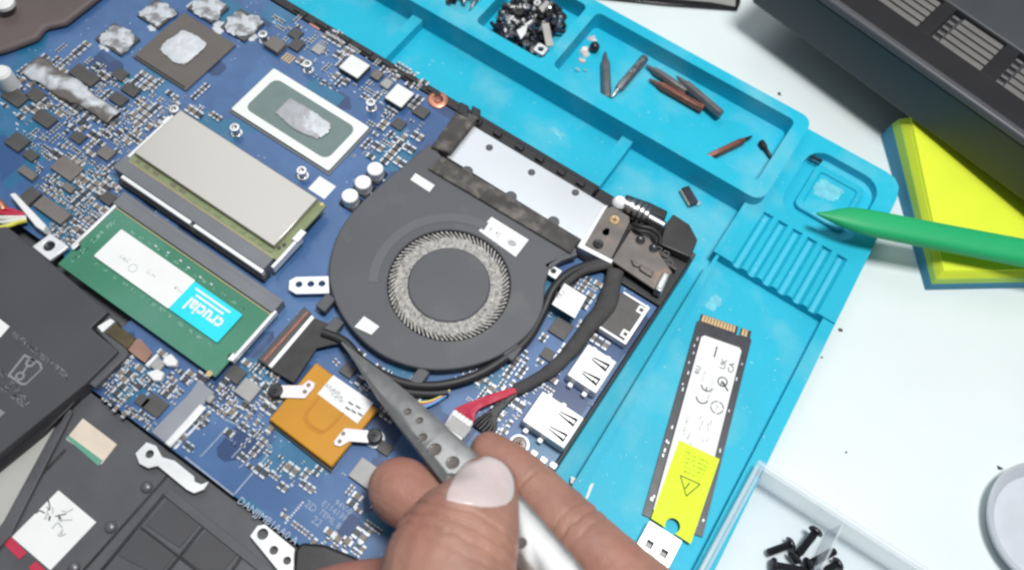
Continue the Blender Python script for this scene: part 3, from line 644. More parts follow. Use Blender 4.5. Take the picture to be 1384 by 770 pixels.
for p in ((866, 323), (884, 334)):
    c = P(p[0], p[1], ZH); MB().lathe((c.x, c.y, 0), [(1.7, ZH - 1), (1.7, ZH - .5), (1.3, ZH - .3), (.7, ZH - .6)], 16).build('bracket_screw', 'screw_dark', pbk)
MB().prism(poly([(885, 390), (897, 366), (906, 370), (895, 395)], ZH + .4), ZH - 4, ZH + .4).build('spring_clip', 'steel', pbk, bev=.4)
MB().prism(poly([(889, 387), (898, 370), (902, 372), (893, 390)], ZH + .9), ZH + .4, ZH + .9).build('spring_clip', 'tin', pbk, bev=.2)
# black corner block with ribs
MB().prism([(-52, 140), (-9.2, 140), (-9.2, 163), (-14, 169.2), (-52, 169.2)], 16.5, 21.5).build('corner_block', 'plastic_black', lap, bev=.6)
mat('plastic_cap', (.035, .034, .035), .36, var=.15, bump=.02, bs=1500)
cap = MB().prism(poly([(893, 327), (900, 302), (910, 289), (932, 303), (943, 324), (934, 348), (888, 328)], 26), 12, 26).build('hinge_cap', 'plastic_cap', lap, bev=1.1, seg=3)
for k in range(4):
    a = P(889 + k * 3.6, 338 + k * 5.6, 24.5); MB().box(a.x, a.x + 4.6, a.y - .5, a.y + .5, 21.5, 24.5).build('corner_rib', 'chip', lap, bev=.15)
a = P(893, 336, 24.5); b = P(906, 357, 24.5)
MB().prism([(a.x + 2, a.y), (a.x + 3, a.y), (b.x + 3, b.y), (b.x + 2, b.y)], 21.5, 24.7).build('corner_rib', 'chip', lap, bev=.15)
# hinge barrel
A = P(845, 276, 25.5); B = P(897, 305, 25.5); ax = (B - A); Ln = ax.length; Mx = ax.to_track_quat('Z', 'Y').to_matrix()
MB().lathe(A, [(2.6, 0), (2.6, Ln * .10), (3.4, Ln * .12), (3.4, Ln * .2), (2.2, Ln * .22), (2.2, Ln * .26), (3.7, Ln * .28), (3.7, Ln * .34), (2.6, Ln * .36), (3.8, Ln * .39), (3.8, Ln * .46), (2.7, Ln * .48), (3.4, Ln * .51), (3.4, Ln * .58), (1.9, Ln * .62), (1.9, Ln)], 22, M=Mx).build('hinge_barrel', 'steel', lap)
c = P(838, 272.5, 27); MB().lathe((c.x, c.y, 0), [(2.7, 22), (2.7, 26.6), (2.0, 27.3), (.8, 27.0)], 20).build('hinge_nut', 'tin', lap)
MB().prism(poly([(846, 262), (878, 273), (903, 285), (899, 296), (870, 282), (846, 272)], 24.3), 18, 24.3).build('hinge_shroud', 'plastic_black', lap, bev=.5)

def hinge_wire(px, r):
    return MB().tube(spline([P(*q) for q in px], 6), r, 8).build('hinge_wire', 'wire_black', lap, ang=60)
hinge_wire([(856, 303, 27), (866, 306, 28.4), (880, 309, 28.4), (891, 318, 27), (892, 330, 25.5)], .8); hinge_wire([(855, 308, 26.5), (864, 312, 27.6), (876, 314, 27.6), (886, 324, 26)], .7)
for q in ([(888, 331), (896, 335), (892, 343), (884, 339)], [(898, 337), (906, 341), (902, 349), (894, 345)], [(903, 350), (911, 354), (907, 361), (899, 357)]):
    p_ = poly(q, 25.4); cx_ = sum(v[0] for v in p_) / 4; cy_ = sum(v[1] for v in p_) / 4
    place_world(boolean(MB().prism(p_, 21.6, 25.4), [('DIFFERENCE', MB().prism([(cx_ + (x - cx_) * .62, cy_ + (y - cy_) * .62) for x, y in p_], 22.5, 27))], 'corner_frame'), 'corner_frame', 'chip', lap, bev=.12)
# ---- ports on the right edge
def port(name, pts, h, mt_, z0=ZB - .3, label=None):
    x0, x1, y0, y1 = rect(pts, z0 + h); occ(x0 - 1, x1, y0 - 1, y1 + 1)
    return MB().box(x0, min(x1, -10.0), y0, y1, z0, z0 + h).build(name, mt_, lap, bev=.4), (x0, min(x1, -10.0), y0, y1, z0 + h)
jk, (x0, x1, y0, y1, z1) = port('network_jack', [(835, 392.5), (879, 417.6), (847.6, 462.7), (810, 442.7)], 4.4, 'chip')
fr = boolean(MB().prism([(x0 + 1, y0 - .5), (x1 - .2, y0 - .5), (x1 - .2, y1 + .6), (x0 + 1, y1 + .6)], z1 - 3.6, z1 + .16), [('DIFFERENCE', MB().box(x0 - 2, x1 - 1.3, y0 + .2, y1 - .1, z1 - 6, z1 + 3))], 'jack_frame')
place_world(fr, 'jack_frame', 'tin', jk)
for yy in (y0 + 1.2, y1 - 3.4):
    s = boolean(MB().box(x1 - 3.6, x1 - .9, yy, yy + 2.8, z1 + .02, z1 + .3), [('DIFFERENCE', MB().box(x1 - 2.9, x1 - 1.5, yy + .7, yy + 2.1, z1 - 1, z1 + 1))], 'jack_tab'); place_world(s, 'jack_tab', 'tin', jk)
def usb(pts, marks):
    u, (x0, x1, y0, y1, z1) = port('usb_port', pts, 6.0, 'tin')
    cy = (y0 + y1) / 2
    for sy in (-1, 1):
        yy = cy + sy * 3.0
        for dy in (-.75, .75):
            MB().prism([(x1 - 7.6, yy + dy * .5 - .24), (x1 - 7.6, yy + dy * .5 + .24), (x1 - 1.3, yy + dy * 1.5 + .5), (x1 - 1.3, yy + dy * 1.5 - .5)], z1, z1 + .05).build('spring_cut', 'hole', u)
        MB().box(x1 - 1.9, x1 - 1.35, yy - 1.1, yy + 1.1, z1, z1 + .06).build('spring_cut', 'hole', u)
        MB().box(x1 - 3.4, x1 - 2.2, yy - .45, yy + .45, z1, z1 + .3).build('contact_spring', 'steel', u, bev=.2)
    for xx in (x0 + 2.5, x0 + 8):
        for s in (-1, 1):
            ye = y0 if s < 0 else y1; MB().box(xx - .9, xx + .9, min(ye, ye + s * 1.8), max(ye, ye + s * 1.8), ZB, ZB + 2.2).build('mounting_lug', 'tin', u, bev=.3)
    return u
usb([(794.6, 462.7), (833.5, 489), (807, 530.5), (766, 508)], 0)
usb([(735, 529), (790.4, 564), (762, 607), (704, 566)], 1)
MB().box(-30, -11.2, 37, 42, ZB, 24.6).build('port_block', 'chip', lap, bev=.3)
MB().box(-20, -11.2, 101, 104, ZB, 24).build('port_block', 'plastic_black', lap, bev=.3)

# ---- cables
def cable(name, px, r, mt_, n=8, flat=1.0, parent=None, taper=None):
    pts = spline([P(*q) for q in px], 6); return MB().tube(pts, r, n, flat).build(name, mt_, parent or lap, ang=60)
cable('fan_cable', [(436, 449, 25.8), (466, 462, 25.6), (492, 490, 25), (535, 514, 25), (575, 521, 25), (613, 517, 25), (650, 504, 25), (685, 482, 25), (713, 458, 25), (733, 424, 25), (747, 392, 26), (768, 370, 26), (800, 356, 25), (828, 352, 24)], 1.6, 'wire_black')
cable('fan_cable', [(452, 452, 24), (480, 478, 23.6), (500, 506, 23.5), (540, 527, 23.5), (580, 532, 23.5), (606, 530, 23.5)], 1.5, 'wire_black')
cable('cable_sleeve', [(832, 366, 25), (826, 392, 25.6), (818, 415, 25.8), (797, 441, 25.4), (772, 473, 25), (748, 497, 24.8), (722, 514, 24.6), (697, 527, 24.4)], [3.0] * 7 + [3.5] * 6 + [3.3] * 5 + [2.7] * 7 + [2.4] * 8 + [2.1] * 10, 'sleeve', n=12, flat=.6)
cable('cable_sleeve', [(757, 390, 25.5), (768, 378, 25.5), (785, 366, 25.5), (806, 360, 25), (826, 356, 24.5)], 1.9, 'sleeve', n=10, flat=.7)
chd = P(700, 527, 24.6)
for k in range(8):
    e = (618 + k * 3.0, 552 + k * 2.4); cable('red_wire', [(704, 523 + .5 * k, 24.6), (676, 530 + k * 1.2, 24.8 + .2 * (k % 3)), (645, 541 + k * 1.7, 24.9), (e[0], e[1], 24.2), (e[0] - 5, e[1] + 6, 24)], .52, 'wire_red', n=6)
for k in range(6):
    e = (640 + k * 4.0, 572 + k * 3); cable('black_wire', [(706, 527, 24.2), (690, 537 + k * .6, 24), (672, 549 + k * 2.2, 24), (e[0] + 8, e[1] - 6, 24), (e[0], e[1] + 2, 23.8)], .62, 'wire_black', n=6)
wc = MB().prism(poly([(613, 553), (640, 571), (622, 597), (598, 578)], 25.4), ZB, 25.4).build('wire_connector', 'white_plastic', lap, bev=.3)
MB().prism(poly([(601, 574), (611, 561), (637, 579), (627, 592)], 25.7), 25.4, 25.7).build('connector_top', 'chip_grey', wc, bev=.1)
for k in range(5):
    c = P(615 + k * 5, 558 + k * 3.4, 25.9); MB().box(c.x - .6, c.x + .6, c.y - 1, c.y + 1, 25.4, 25.9).build('connector_rib', 'white_plastic', wc, bev=.15)
for k, m_ in enumerate(('wire_yellow', 'wire_red', 'wire_blue', 'wire_blue')):
    cable('fan_wire', [(608, 527 + k, 23.6), (597, 535 + k * 1.2, 24), (580, 542 + k * 2, 23.8), (562, 543 + k * 3, 23.5), (550, 537 + k * 4, 23)], .45, m_, n=6)
for k, m_ in enumerate(('wire_red', 'wire_red', 'wire_white', 'wire_white', 'wire_yellow')):
    cable('battery_wire', [(-12, 278 + k * 8, 25), (8, 282 + k * 6, 25.4), (24, 287 + k * 3.5, 25), (36, 290 + k * 2, 24.5)], .8, m_, n=6)
x0, x1, y0, y1 = rect([(14, 262), (62, 306), (56, 312), (10, 270)], 26.5)
MB().prism(poly([(12, 262), (20, 260), (62, 304), (58, 312), (48, 306)], 26.5), ZB, 26.5).build('wire_connector', 'white_plastic', lap, bev=.4)
cable('orange_wire', [(-10, 268, 25), (1, 277, 25.5), (5, 284, 25)], 1.5, 'copper', n=8)
# label wrapped on the cable
MB().prism(poly([(763, 382.5), (793, 401), (777, 430), (746, 411)], 28.2), 28.0, 28.2).build('cable_label', 'paper', lap)
clb = bpy.data.objects['cable_label']; c = P(757, 398, 28.2)
text('DC01', (c.x, c.y), 1.5, math.pi / 2 - .2, 28.2, 'ink', clb)
MB().prism(poly([(752, 392), (785, 412), (779, 425), (748, 406)], 27.9), 26.2, 27.9).build('cable_tape', 'sleeve', lap, bev=.5)
# flat display cable and its connector
MB().prism(poly([(411, 414), (421, 423), (363, 495), (347, 485)], 25.6), ZB, 25.6).build('flat_connector', 'chip', lap, bev=.3); fcn = bpy.data.objects['flat_connector']
MB().prism(poly([(415, 420), (417, 422), (358, 488), (355, 486)], 25.9), 25.6, 25.9).build('connector_slot', 'copper_bit', fcn)
MB().prism(poly([(421, 425), (425, 429), (367, 497), (362, 494)], 26.2), 24, 26.2).build('connector_latch', 'tin', fcn, bev=.15)
MB().prism(poly([(366, 499), (425, 429), (452, 440), (470, 462), (446, 466), (428, 470), (397, 517)], 25.6), 24.9, 25.6).build('flat_cable', 'sleeve', lap, bev=.2)

# ---- orange heat spreader over the drive
ZO = 25.2
og = MB().prism([xy(v) for v in [P(427, 489, ZO), P(511, 553, ZO), P(448, 631, ZO), P(363, 566, ZO)]], ZB + 1.2, ZO).build('heat_spreader', 'orange', lap, bev=.5)
MB().prism([xy(v) for v in [P(430, 497, ZB + 1), P(505, 556, ZB + 1), P(447, 638, ZB + 1), P(364, 572, ZB + 1)]], ZB, ZB + 1.18).build('spreader_base', 'plastic_black', og)
occ(*rect([(427, 489), (511, 553), (448, 631), (363, 566)], ZO))
gv = spline([P(432, 536, ZO), P(420, 550, ZO), P(414, 562, ZO), P(421, 574, ZO), P(436, 582, ZO), P(447, 576, ZO), P(464, 557, ZO)], 6)
MB().tube(gv, .45, 6, .5).build('pressed_groove', 'orange_dark', og)
MB().tube([p + Vector((0, -.9, 0)) for p in gv[8:28]], .35, 6, .4).build('pressed_groove', 'orange_dark', og)
lb = quadlabel('paper_label', [(450.7, 506.6), (504.7, 544), (483, 572), (429, 531.7)], ZO, 'paper', og)
for k in range(5):
    c = P(448 + k * 2.0 - 3, 522 + k * 4, ZO); text(('SVC 5B60', 'L82241-001', 'P/N 2240', 'REV A00', 'CN 0K7')[k], (c.x + 1.4, c.y), 1.25, -.02, ZO + .14, 'ink_grey', lb)
for p in ((474, 545), (484, 550), (478, 556), (470, 552), (487, 560)):
    c = P(p[0], p[1], ZO); MB().box(c.x - .9, c.x + .9, c.y - .25, c.y + .25, ZO + .14, ZO + .18).build('printed_line', 'ink', lb)
for q, hs, sc in (([(379, 520), (408, 520), (417, 513), (426, 517), (424, 524), (412, 538), (379, 537)], ((417, 520), (412, 529)), (372, 527)),
                  ([(498, 581), (466, 578), (462, 582), (451, 596), (452, 601), (460, 603), (472, 596), (498, 598)], ((464, 585.5), (459, 596)), (506, 588))):
    mb = boolean(MB().prism(poly(q, ZO + .7), ZO + .1, ZO + .7), [], 'strap')
    st = place_world(mb, 'clamp_strap', 'strap', og, bev=.15)
    for h_ in hs: MB().cyl(xy(P(*h_, ZO + .75)), .7, ZO + .6, ZO + .78, 12).build('strap_hole', 'bracket_metal', og)
    c = P(sc[0], sc[1], ZO + 1.2); MB().lathe((c.x, c.y, 0), [(1.6, ZB), (1.6, ZO - .6), (2.5, ZO - .4), (2.5, ZO + .5), (2.1, ZO + 1.1), (.6, ZO + 1.2)], 20).build('clamp_screw', 'screw_dark', og)
    MB().lathe((c.x, c.y, 0), [(3.0, ZB), (3.0, ZB + .6), (1.7, ZB + .6)], 20).build('screw_washer', 'tin', og)
    for r_ in (.5, 2.07): MB().prism([(c.x + 1.1 * math.cos(r_ + k), c.y + 1.1 * math.sin(r_ + k)) for k in (-.14, .14, math.pi - .14, math.pi + .14)], ZO + 1.2, ZO + 1.26).build('screw_slot', 'hole', og)

# ---- M.2 socket at the lower edge of the board, small latch connector
mat('slot_light', (.27, .29, .33), .5, var=.06)
MB().prism(poly([(268, 513), (290, 530), (280, 540), (231, 604), (204, 583), (252, 535), (258, 528)], 23.2), ZB, 23.2).build('card_socket', 'slot_light', lap, bev=.2); cs = bpy.data.objects['card_socket']
occ(*rect([(268, 513), (290, 530), (231, 604), (204, 583)], 23))
MB().prism(poly([(270, 545), (279, 550), (230, 604), (222, 598)], 24.6), 23.2, 24.6).build('contact_bar', 'tin', cs, bev=.3)
MB().prism(poly([(284, 530), (291, 535), (283, 545), (276, 540)], 24.8), 23.2, 24.8).build('socket_end', 'chip_grey', cs, bev=.5)
MB().prism(poly([(283, 554), (286, 556), (237, 607), (234, 605)], 22.6), ZB, 22.6).build('contact_bar', 'silk', cs)
for q, m_, z1 in (([(195, 492), (211, 477), (215, 479), (199, 496)], 'white_plastic', 24.6), ([(222, 481), (231, 477), (240, 487), (238, 494), (226, 494), (219, 489)], 'white_plastic', 24.8), ([(197, 503), (212, 498), (222, 503), (217, 514), (207, 514)], 'white_plastic', 24.5), ([(202, 494), (213, 482), (224, 490), (213, 503)], 'chip_grey', 23.8)):
    MB().prism(poly(q, z1), ZB, z1).build('latch_connector', m_, lap, bev=.4)
occ(*rect([(195, 485), (240, 485), (217, 514), (200, 505)], 23))
# copper coloured flex from the battery
mat('flex', (.30, .17, .13), .45, var=.15, vs=120)
mat('flex_dark', (.07, .055, .02), .45, var=.3, vs=400)
MB().prism(poly([(176, 462), (189, 457), (206, 476), (196, 490), (186, 483), (170, 470)], 24.4), 24.1, 24.4).build('battery_flex', 'flex', lap)
MB().prism(poly([(142, 449), (155, 436), (183, 456), (172, 471)], 25.2), 24.2, 25.2).build('battery_flex', 'flex_dark', lap, bev=.2)
# screw tab left of the green module
tp = poly([(68, 315), (93, 333), (67, 352), (43, 333)], 25)
place_world(boolean(MB().prism(tp, 23.6, 25), [('DIFFERENCE', MB().cyl(xy(P(66, 332, 25)), 1.9, 20, 30, 18))], 'screw_tab'), 'screw_tab', 'tin', lap, bev=.3)
c = P(66, 333, 24); MB().lathe((c.x, c.y, 0), [(2.4, ZB), (2.4, 23.4), (1.4, 24.2), (.5, 23.8)], 16).build('tab_screw', 'screw_dark', lap)
# screw with white ring near the hand
c = P(702, 599, 23.2); occ(c.x - 4, c.x + 4, c.y - 4, c.y + 4)
MB().lathe((c.x, c.y, 0), [(3.3, ZB), (3.3, ZB + .15), (2.6, ZB + .16)], 24).build('pad_ring', 'solder', board)
mat('screw_tan', (.16, .13, .12), .4, metal=.6, var=.15)
MB().lathe((c.x, c.y, 0), [(2.5, ZB), (2.5, ZB + .8), (2.1, ZB + 1.2), (.6, ZB + 1.3)], 20).build('board_screw', 'screw_tan', board)
for r_ in (.2, 1.77): MB().prism([(c.x + 1.2 * math.cos(r_ + k), c.y + 1.2 * math.sin(r_ + k)) for k in (-.14, .14, math.pi - .14, math.pi + .14)], ZB + 1.3, ZB + 1.36).build('screw_slot', 'hole', board)
for p in ((722, 612), (735, 621), (748, 628)):
    chipc('solder_lug', p, 2.6, 2.2, 1.4, 'tin', bev=.4)

# ---- battery, lower casing
ZA = 26.0
bq = [P(x, y, ZA) for x, y in ((20, 314), (75, 360), (146, 421), (122, 443), (160, 474), (117, 517), (0, 612))]
be = bq[-1] + (bq[-1] - bq[-2]) * ((bq[-1].y + 55) / (bq[-2].y - bq[-1].y))
bpoly = [(-335, bq[0].y)] + [xy(v) for v in bq] + [xy(be), (-335, -55)]
battery = MB().prism(bpoly, 17, ZA).build('battery', 'battery', lap, bev=.5)
MB().prism(poly([(148, 424), (156, 431), (174, 478), (128, 524), (113, 513), (158, 474), (128, 445)], 24.5), 17, 24.5).build('battery_connector', 'plastic_dark', lap, bev=.4)
MB().prism(poly([(131, 441), (149, 430), (155, 434), (138, 449)], 25.4), 24.5, 25.4).build('battery_plug', 'white_plastic', lap, bev=.2)
MB().prism(poly([(112, 512), (124, 520), (60, 585), (-20, 650), (-30, 640)], 21.5), 17, 21.5).build('battery_tray', 'plastic_black', lap, bev=.3)
icn = [(10, 507), (33, 478), (56, 490), (58, 498), (35, 520), (28, 520)]
ip = poly(icn, ZA); cxm = sum(p[0] for p in ip) / 6; cym = sum(p[1] for p in ip) / 6
inner = [(cxm + (p[0] - cxm) * .84, cym + (p[1] - cym) * .84) for p in ip]
place_world(boolean(MB().prism(ip, ZA, ZA + .05), [('DIFFERENCE', MB().prism(inner, ZA - 1, ZA + 1))], 'printed_icon'), 'printed_icon', 'print_grey', battery)
for p in ((27, 508), (41, 490)):
    c = P(p[0], p[1], ZA); place_world(boolean(MB().cyl(xy(c), 1.5, ZA, ZA + .05, 18), [('DIFFERENCE', MB().cyl(xy(c), .8, ZA - 1, ZA + 1, 18))], 'printed_icon'), 'printed_icon', 'print_grey', battery)
a, b = P(30, 505, ZA), P(38, 493, ZA); MB().tube([a + Vector((0, 0, .03)), b + Vector((0, 0, .03))], .3, 4, .1).build('printed_icon', 'print_grey', battery)
for (p, q_, t_) in (((18, 450), (94, 510), 'RECHARGEABLE LI-ION BATTERY'), ((-4, 500), (40, 543), 'CAUTION  DO NOT DISPOSE'), ((-8, 514), (34, 547), '11.55V  52.5Wh')):
    a, b = P(*p, ZA), P(*q_, ZA); o = text(t_, (a + b) / 2, 2.0, math.atan2((b - a).y, (b - a).x), ZA, 'print_grey', battery); k = (b - a).length * MM / max(o.dimensions.x, 1e-6) if o.dimensions.x else 1; o.scale.x = min(k, 1.3)
quadlabel('paper_label', [(-14, 420), (13, 441), (0, 456), (-26, 436)], ZA, 'paper', battery)
tri = poly([(-12, 545), (7, 557), (-4, 567)], ZA); MB().prism(tri, ZA, ZA + .05).build('printed_icon', 'print_grey', battery)

# lower casing plate with ribs
MB().prism([(-345, -74), (-11.2, -74), (-11.2, -13), (-41, -13), (-41, 6.8), (-152.5, 6.8), (-152.5, 35), (-170, 35), (-190, 20), (-345, 20)], 16.52, 19).build('keyboard_backplate', 'plastic_dark', lap, bev=.4)
kb = bpy.data.objects['keyboard_backplate']
MB().prism(poly([(88, 550), (-10, 612), (-30, 700), (0, 712), (7, 700)], 19.6), 19.05, 19.6).build('palm_rest', 'palm', lap)
MB().prism(poly([(93, 550), (98, 556), (14, 722), (-10, 750), (-12, 722), (4, 705)], 20.6), 19.05, 20.6).build('casing_rib', 'plastic_dark', kb, bev=.3)
def rib(p, q_, z=19, h=.7, w=.5, mt_='plastic_black', name='casing_rib'):
    a, b = P(*p, z + h), P(*q_, z + h); d = (b - a).normalized(); n_ = Vector((-d.y, d.x, 0)) * w
    return MB().prism([xy(a + n_), xy(b + n_), xy(b - n_), xy(a - n_)], z + .02, z + h).build(name, mt_, kb, bev=.15)
rib((226, 642), (98, 786), h=.5, w=.35); rib((88, 607), (42, 655), h=.5, w=.35)
rib((226, 664), (412, 812), h=1.0, w=1.4, mt_='plastic_dark')
rib((222, 667), (120, 790), h=.6, w=.45); rib((277, 708), (215, 785), h=.6, w=.45); rib((327, 750), (300, 790), h=.6, w=.45)
rib((190, 712), (330, 820), h=.4, w=.35)
# keyboard membrane panels between the ribs
for q in ([(229, 672), (272, 705), (243, 740), (196, 708)], [(190, 714), (240, 746), (214, 778), (160, 750)], [(282, 713), (322, 747), (292, 785), (245, 752)]):
    MB().prism(poly(q, 19.35), 19.02, 19.35).build('casing_panel', 'battery', kb, bev=.3)
mat('alu_dark', (.16, .16, .17), .35, metal=.4, var=.1)
for p in ((197, 657), (148, 711), (98, 766)):
    c = P(p[0], p[1], 20.2); MB().ball((c.x, c.y, 19.1), 1.9, 16, (1, 1, .7)).build('dome_rivet', 'alu_dark', kb)
quadlabel('colour_sticker', [(112, 565), (158, 600), (137, 627), (89, 593)], 19.0, 'cream', kb, .2)
quadlabel('sticker_edge', [(89, 591), (93, 588), (139, 622), (133, 629)], 19.2, 'sticker_green', kb, .08)
wl = quadlabel('white_sticker', [(79, 662), (130, 705), (68, 770), (16, 725)], 19.0, 'paper', kb, .2)
for k in range(15):
    a = P(48 + 34 * rnd.random() + (k % 3) * 4, 684 + 40 * rnd.random(), 19.2); b = a + Vector((rnd.uniform(-3.5, 3.5), rnd.uniform(-2.5, 2.5), 0)); mdl = (a + b) / 2 + Vector((rnd.uniform(-1.5, 1.5), rnd.uniform(-1.5, 1.5), 0))
    MB().tube([v + Vector((0, 0, .02)) for v in spline([a, mdl, b], 4)], .2, 4, .12).build('pen_stroke', 'ink_grey' if k % 3 else 'ink', wl)
for p, q_ in (((4, 724), (31, 751)), ((43, 762), (70, 788))):
    rib(p, q_, h=.4, w=1.3, mt_='wire_red', name='red_tape')
# mounting brackets along the board edge
bk = poly([(183, 612), (198, 597), (211, 602), (219, 617), (236, 622), (262, 643), (263, 650), (272, 654), (282, 650), (275, 661), (262, 666), (252, 661), (213, 629), (200, 632), (188, 626)], 21.5)
place_world(boolean(MB().prism(bk, 20.2, 21.5), [('DIFFERENCE', MB().cyl(xy(P(202, 613, 21.5)), 1.3, 15, 30, 16))], 'mounting_bracket'), 'mounting_bracket', 'tin', lap, bev=.3)
bk = poly([(338, 724), (348, 710), (358, 708), (398, 741), (397, 756), (400, 776), (380, 775)], 21.5)
place_world(boolean(MB().prism(bk, 20.2, 21.5), [('DIFFERENCE', MB().cyl(xy(P(355, 721, 21.5)), 1.7, 15, 30, 16)), ('DIFFERENCE', MB().cyl(xy(P(370, 743, 21.5)), 1.3, 15, 30, 16)), ('DIFFERENCE', MB().cyl(xy(P(388, 757, 21.5)), 1.2, 15, 30, 16))], 'mounting_bracket'), 'mounting_bracket', 'tin', lap, bev=.3)
MB().prism(poly([(398, 742), (408, 732), (440, 735), (486, 754), (500, 790), (395, 790)], 24.5), 20, 24.5).build('black_tape', 'plastic_black', lap, bev=1.0)
# upper left cover and pegs
MB().prism(poly([(-60, -60), (178, -40), (88, 30), (60, 36), (50, 50), (8, 66), (-60, 84)], 25.5), 22.1, 25.5).build('corner_cover', 'cover_brown', lap, bev=1.6, seg=4)
c = P(0, 96, 31); MB().lathe((c.x, c.y, 0), [(3.4, ZB), (3.4, 30), (2.6, 31)], 20).build('plastic_peg', 'white_plastic', lap)
c = P(4, 2, 31); MB().lathe((c.x, c.y, 0), [(4, 29.5), (4, 31), (3, 31.6)], 20).build('plastic_peg', 'white_plastic', lap)

# ---- silkscreen
def silk_line(p, q_, w=.22, mt_='silk_dim'):
    a, b = P(*p, ZB), P(*q_, ZB); d = (b - a).normalized(); n_ = Vector((-d.y, d.x, 0)) * w
    MB().prism([xy(a + n_), xy(b + n_), xy(b - n_), xy(a - n_)], ZB, ZB + .04).build('silkscreen_line', mt_, board, smooth=False)
for p, q_ in (((250, 617), (316, 669)), ((317, 667), (368, 608)), ((330, 577), (368, 605)), ((300, 565), (330, 577))): silk_line(p, q_, .25)
for p, q_ in (((272, 616), (304, 581)), ((313, 618), (345, 584)), ((323, 632), (357, 602))): silk_line(p, q_, .2)
def silk_text(t, p, q_, size, mt_='silk'):
    a, b = P(*p, ZB), P(*q_, ZB); o = text(t, (a + b) / 2, size, math.atan2((b - a).y, (b - a).x), ZB, mt_, board, 'silkscreen_text', lift=.05); return o
mat('silk_mid', (.40, .47, .60), .6, var=.2, vs=500)
silk_text('DANJJMB1AA0 A', (322, 674), (402, 733), 3.1, 'silk_mid')
silk_text('94V-0', (450, 675), (478, 695), 2.6, 'silk_dim'); silk_text('E114139', (432, 676), (472, 704), 2.6, 'silk_dim'); silk_text('TEML B', (430, 688), (462, 714), 2.6, 'silk_dim')
silk_text('2D', (412, 678), (428, 690), 3.2, 'silk_dim'); silk_text('22', (418, 697), (438, 712), 3.2, 'silk_dim')
silk_text('PCIE', (306, 590), (322, 602), 2.0, 'silk_dim'); silk_text('M.2 2280', (330, 624), (350, 600), 1.8, 'silk_dim')
for k in range(9): # dotted row
    c = P(386 + k * 2.9, 706 - k * 3.4, ZB); MB().box(c.x - .3, c.x + .3, c.y - .3, c.y + .3, ZB, ZB + .2).build('test_point', 'solder', board)

for p, q_ in (((315, 668), (408, 738)), ((425, 670), (480, 715)), ((405, 672), (440, 716))): occ(*[v for v in (P(*p, ZB).x, P(*q_, ZB).x)], min(P(*p, ZB).y, P(*q_, ZB).y) - 2.5, max(P(*p, ZB).y, P(*q_, ZB).y) + 2.5)
# ---- small surface mounted parts (too many and too small to tell apart)
sm_body = [MB(), MB()]; sm_end = MB(); sm_silk = MB()
def free(x, y, mrg=.5):
    for a, b, c_, d_ in OCC:
        if a - mrg < x < b + mrg and c_ - mrg < y < d_ + mrg: return False
    return True
def smd(x, y, kind, vert):
    l, w_, h = ((.5, .27, .3), (.8, .42, .45), (1.25, .62, .7), (1.7, .95, .9))[kind]
    def bx(mb, a0, a1, b0, b1, z0, z1):
        if vert: mb.box(x + b0, x + b1, y + a0, y + a1, z0, z1)
        else: mb.box(x + a0, x + a1, y + b0, y + b1, z0, z1)
    bx(sm_body[rnd.random() < .5], -l * .55, l * .55, -w_, w_, ZB, ZB + h)
    bx(sm_end, -l, -l * .55, -w_, w_, ZB, ZB + h * 1.04); bx(sm_end, l * .55, l, -w_, w_, ZB, ZB + h * 1.04)
regions = [ # px polygon bbox in mm via corners, number, bias
    ([(-10, 120), (95, 60), (250, 240), (80, 320)], 330), ([(130, 90), (230, 150), (180, 190), (90, 150)], 90), ([(60, 240), (160, 250), (150, 310), (70, 320)], 80), ([(140, 480), (300, 510), (230, 600), (140, 540)], 110), ([(290, 480), (370, 520), (330, 580), (270, 540)], 70),
    ([(300, 560), (370, 580), (480, 680), (330, 640)], 45), ([(440, 640), (540, 620), (540, 700), (430, 740)], 24), ([(370, 10), (570, 100), (560, 180), (370, 80)], 120), ([(500, 150), (570, 170), (520, 230), (470, 210)], 45), ([(600, 480), (720, 440), (760, 500), (640, 560)], 75),
    ([(640, 540), (760, 480), (730, 560), (660, 600)], 60), ([(440, 470), (520, 520), (560, 560), (500, 560)], 50), ([(190, 120), (260, 130), (310, 170), (260, 150)], 20), ([(740, 380), (830, 380), (800, 470), (730, 460)], 40), ([(380, 690), (480, 700), (480, 740), (400, 720)], 30)]
def inpoly(x, y, pl):
    c = False
    for i in range(len(pl)):
        (xa, ya), (xb, yb) = pl[i], pl[i - 1]
        if (ya > y) != (yb > y) and x < (xb - xa) * (y - ya) / (yb - ya) + xa: c = not c
    return c
placed = []
for pts, n in regions:
    pl_ = poly(pts, ZB); X0, X1 = min(p[0] for p in pl_), max(p[0] for p in pl_); Y0, Y1 = min(p[1] for p in pl_), max(p[1] for p in pl_); k = 0; tries = 0
    while k < n and tries < n * 30:
        tries += 1; x, y = rnd.uniform(X0, X1), rnd.uniform(Y0, Y1)
        if not inpoly(x, y, pl_): continue
        row = rnd.choice((1, 1, 2, 3, 4, 5)); vert = rnd.random() < .5; kd = rnd.choice((0, 0, 1, 1, 1, 2, 2, 3)); stp = (.85, 1.25, 1.8, 2.5)[kd]
        for r_ in range(row):
            xx, yy = (x + r_ * stp, y) if vert else (x, y + r_ * stp)
            if free(xx, yy, 1.0) and all(abs(xx - a) > .85 + b * .35 or abs(yy - c_) > .85 + b * .35 for a, c_, b in placed): smd(xx, yy, kd, vert); placed.append((xx, yy, kd)); k += 1
    for _ in range(n // 2):
        x, y = rnd.uniform(X0, X1), rnd.uniform(Y0, Y1)
        if inpoly(x, y, pl_) and free(x, y, .6): sm_silk.box(x - rnd.uniform(.15, .9), x + rnd.uniform(.15, .9), y - rnd.uniform(.12, .3), y + rnd.uniform(.12, .3), ZB, ZB + .03)
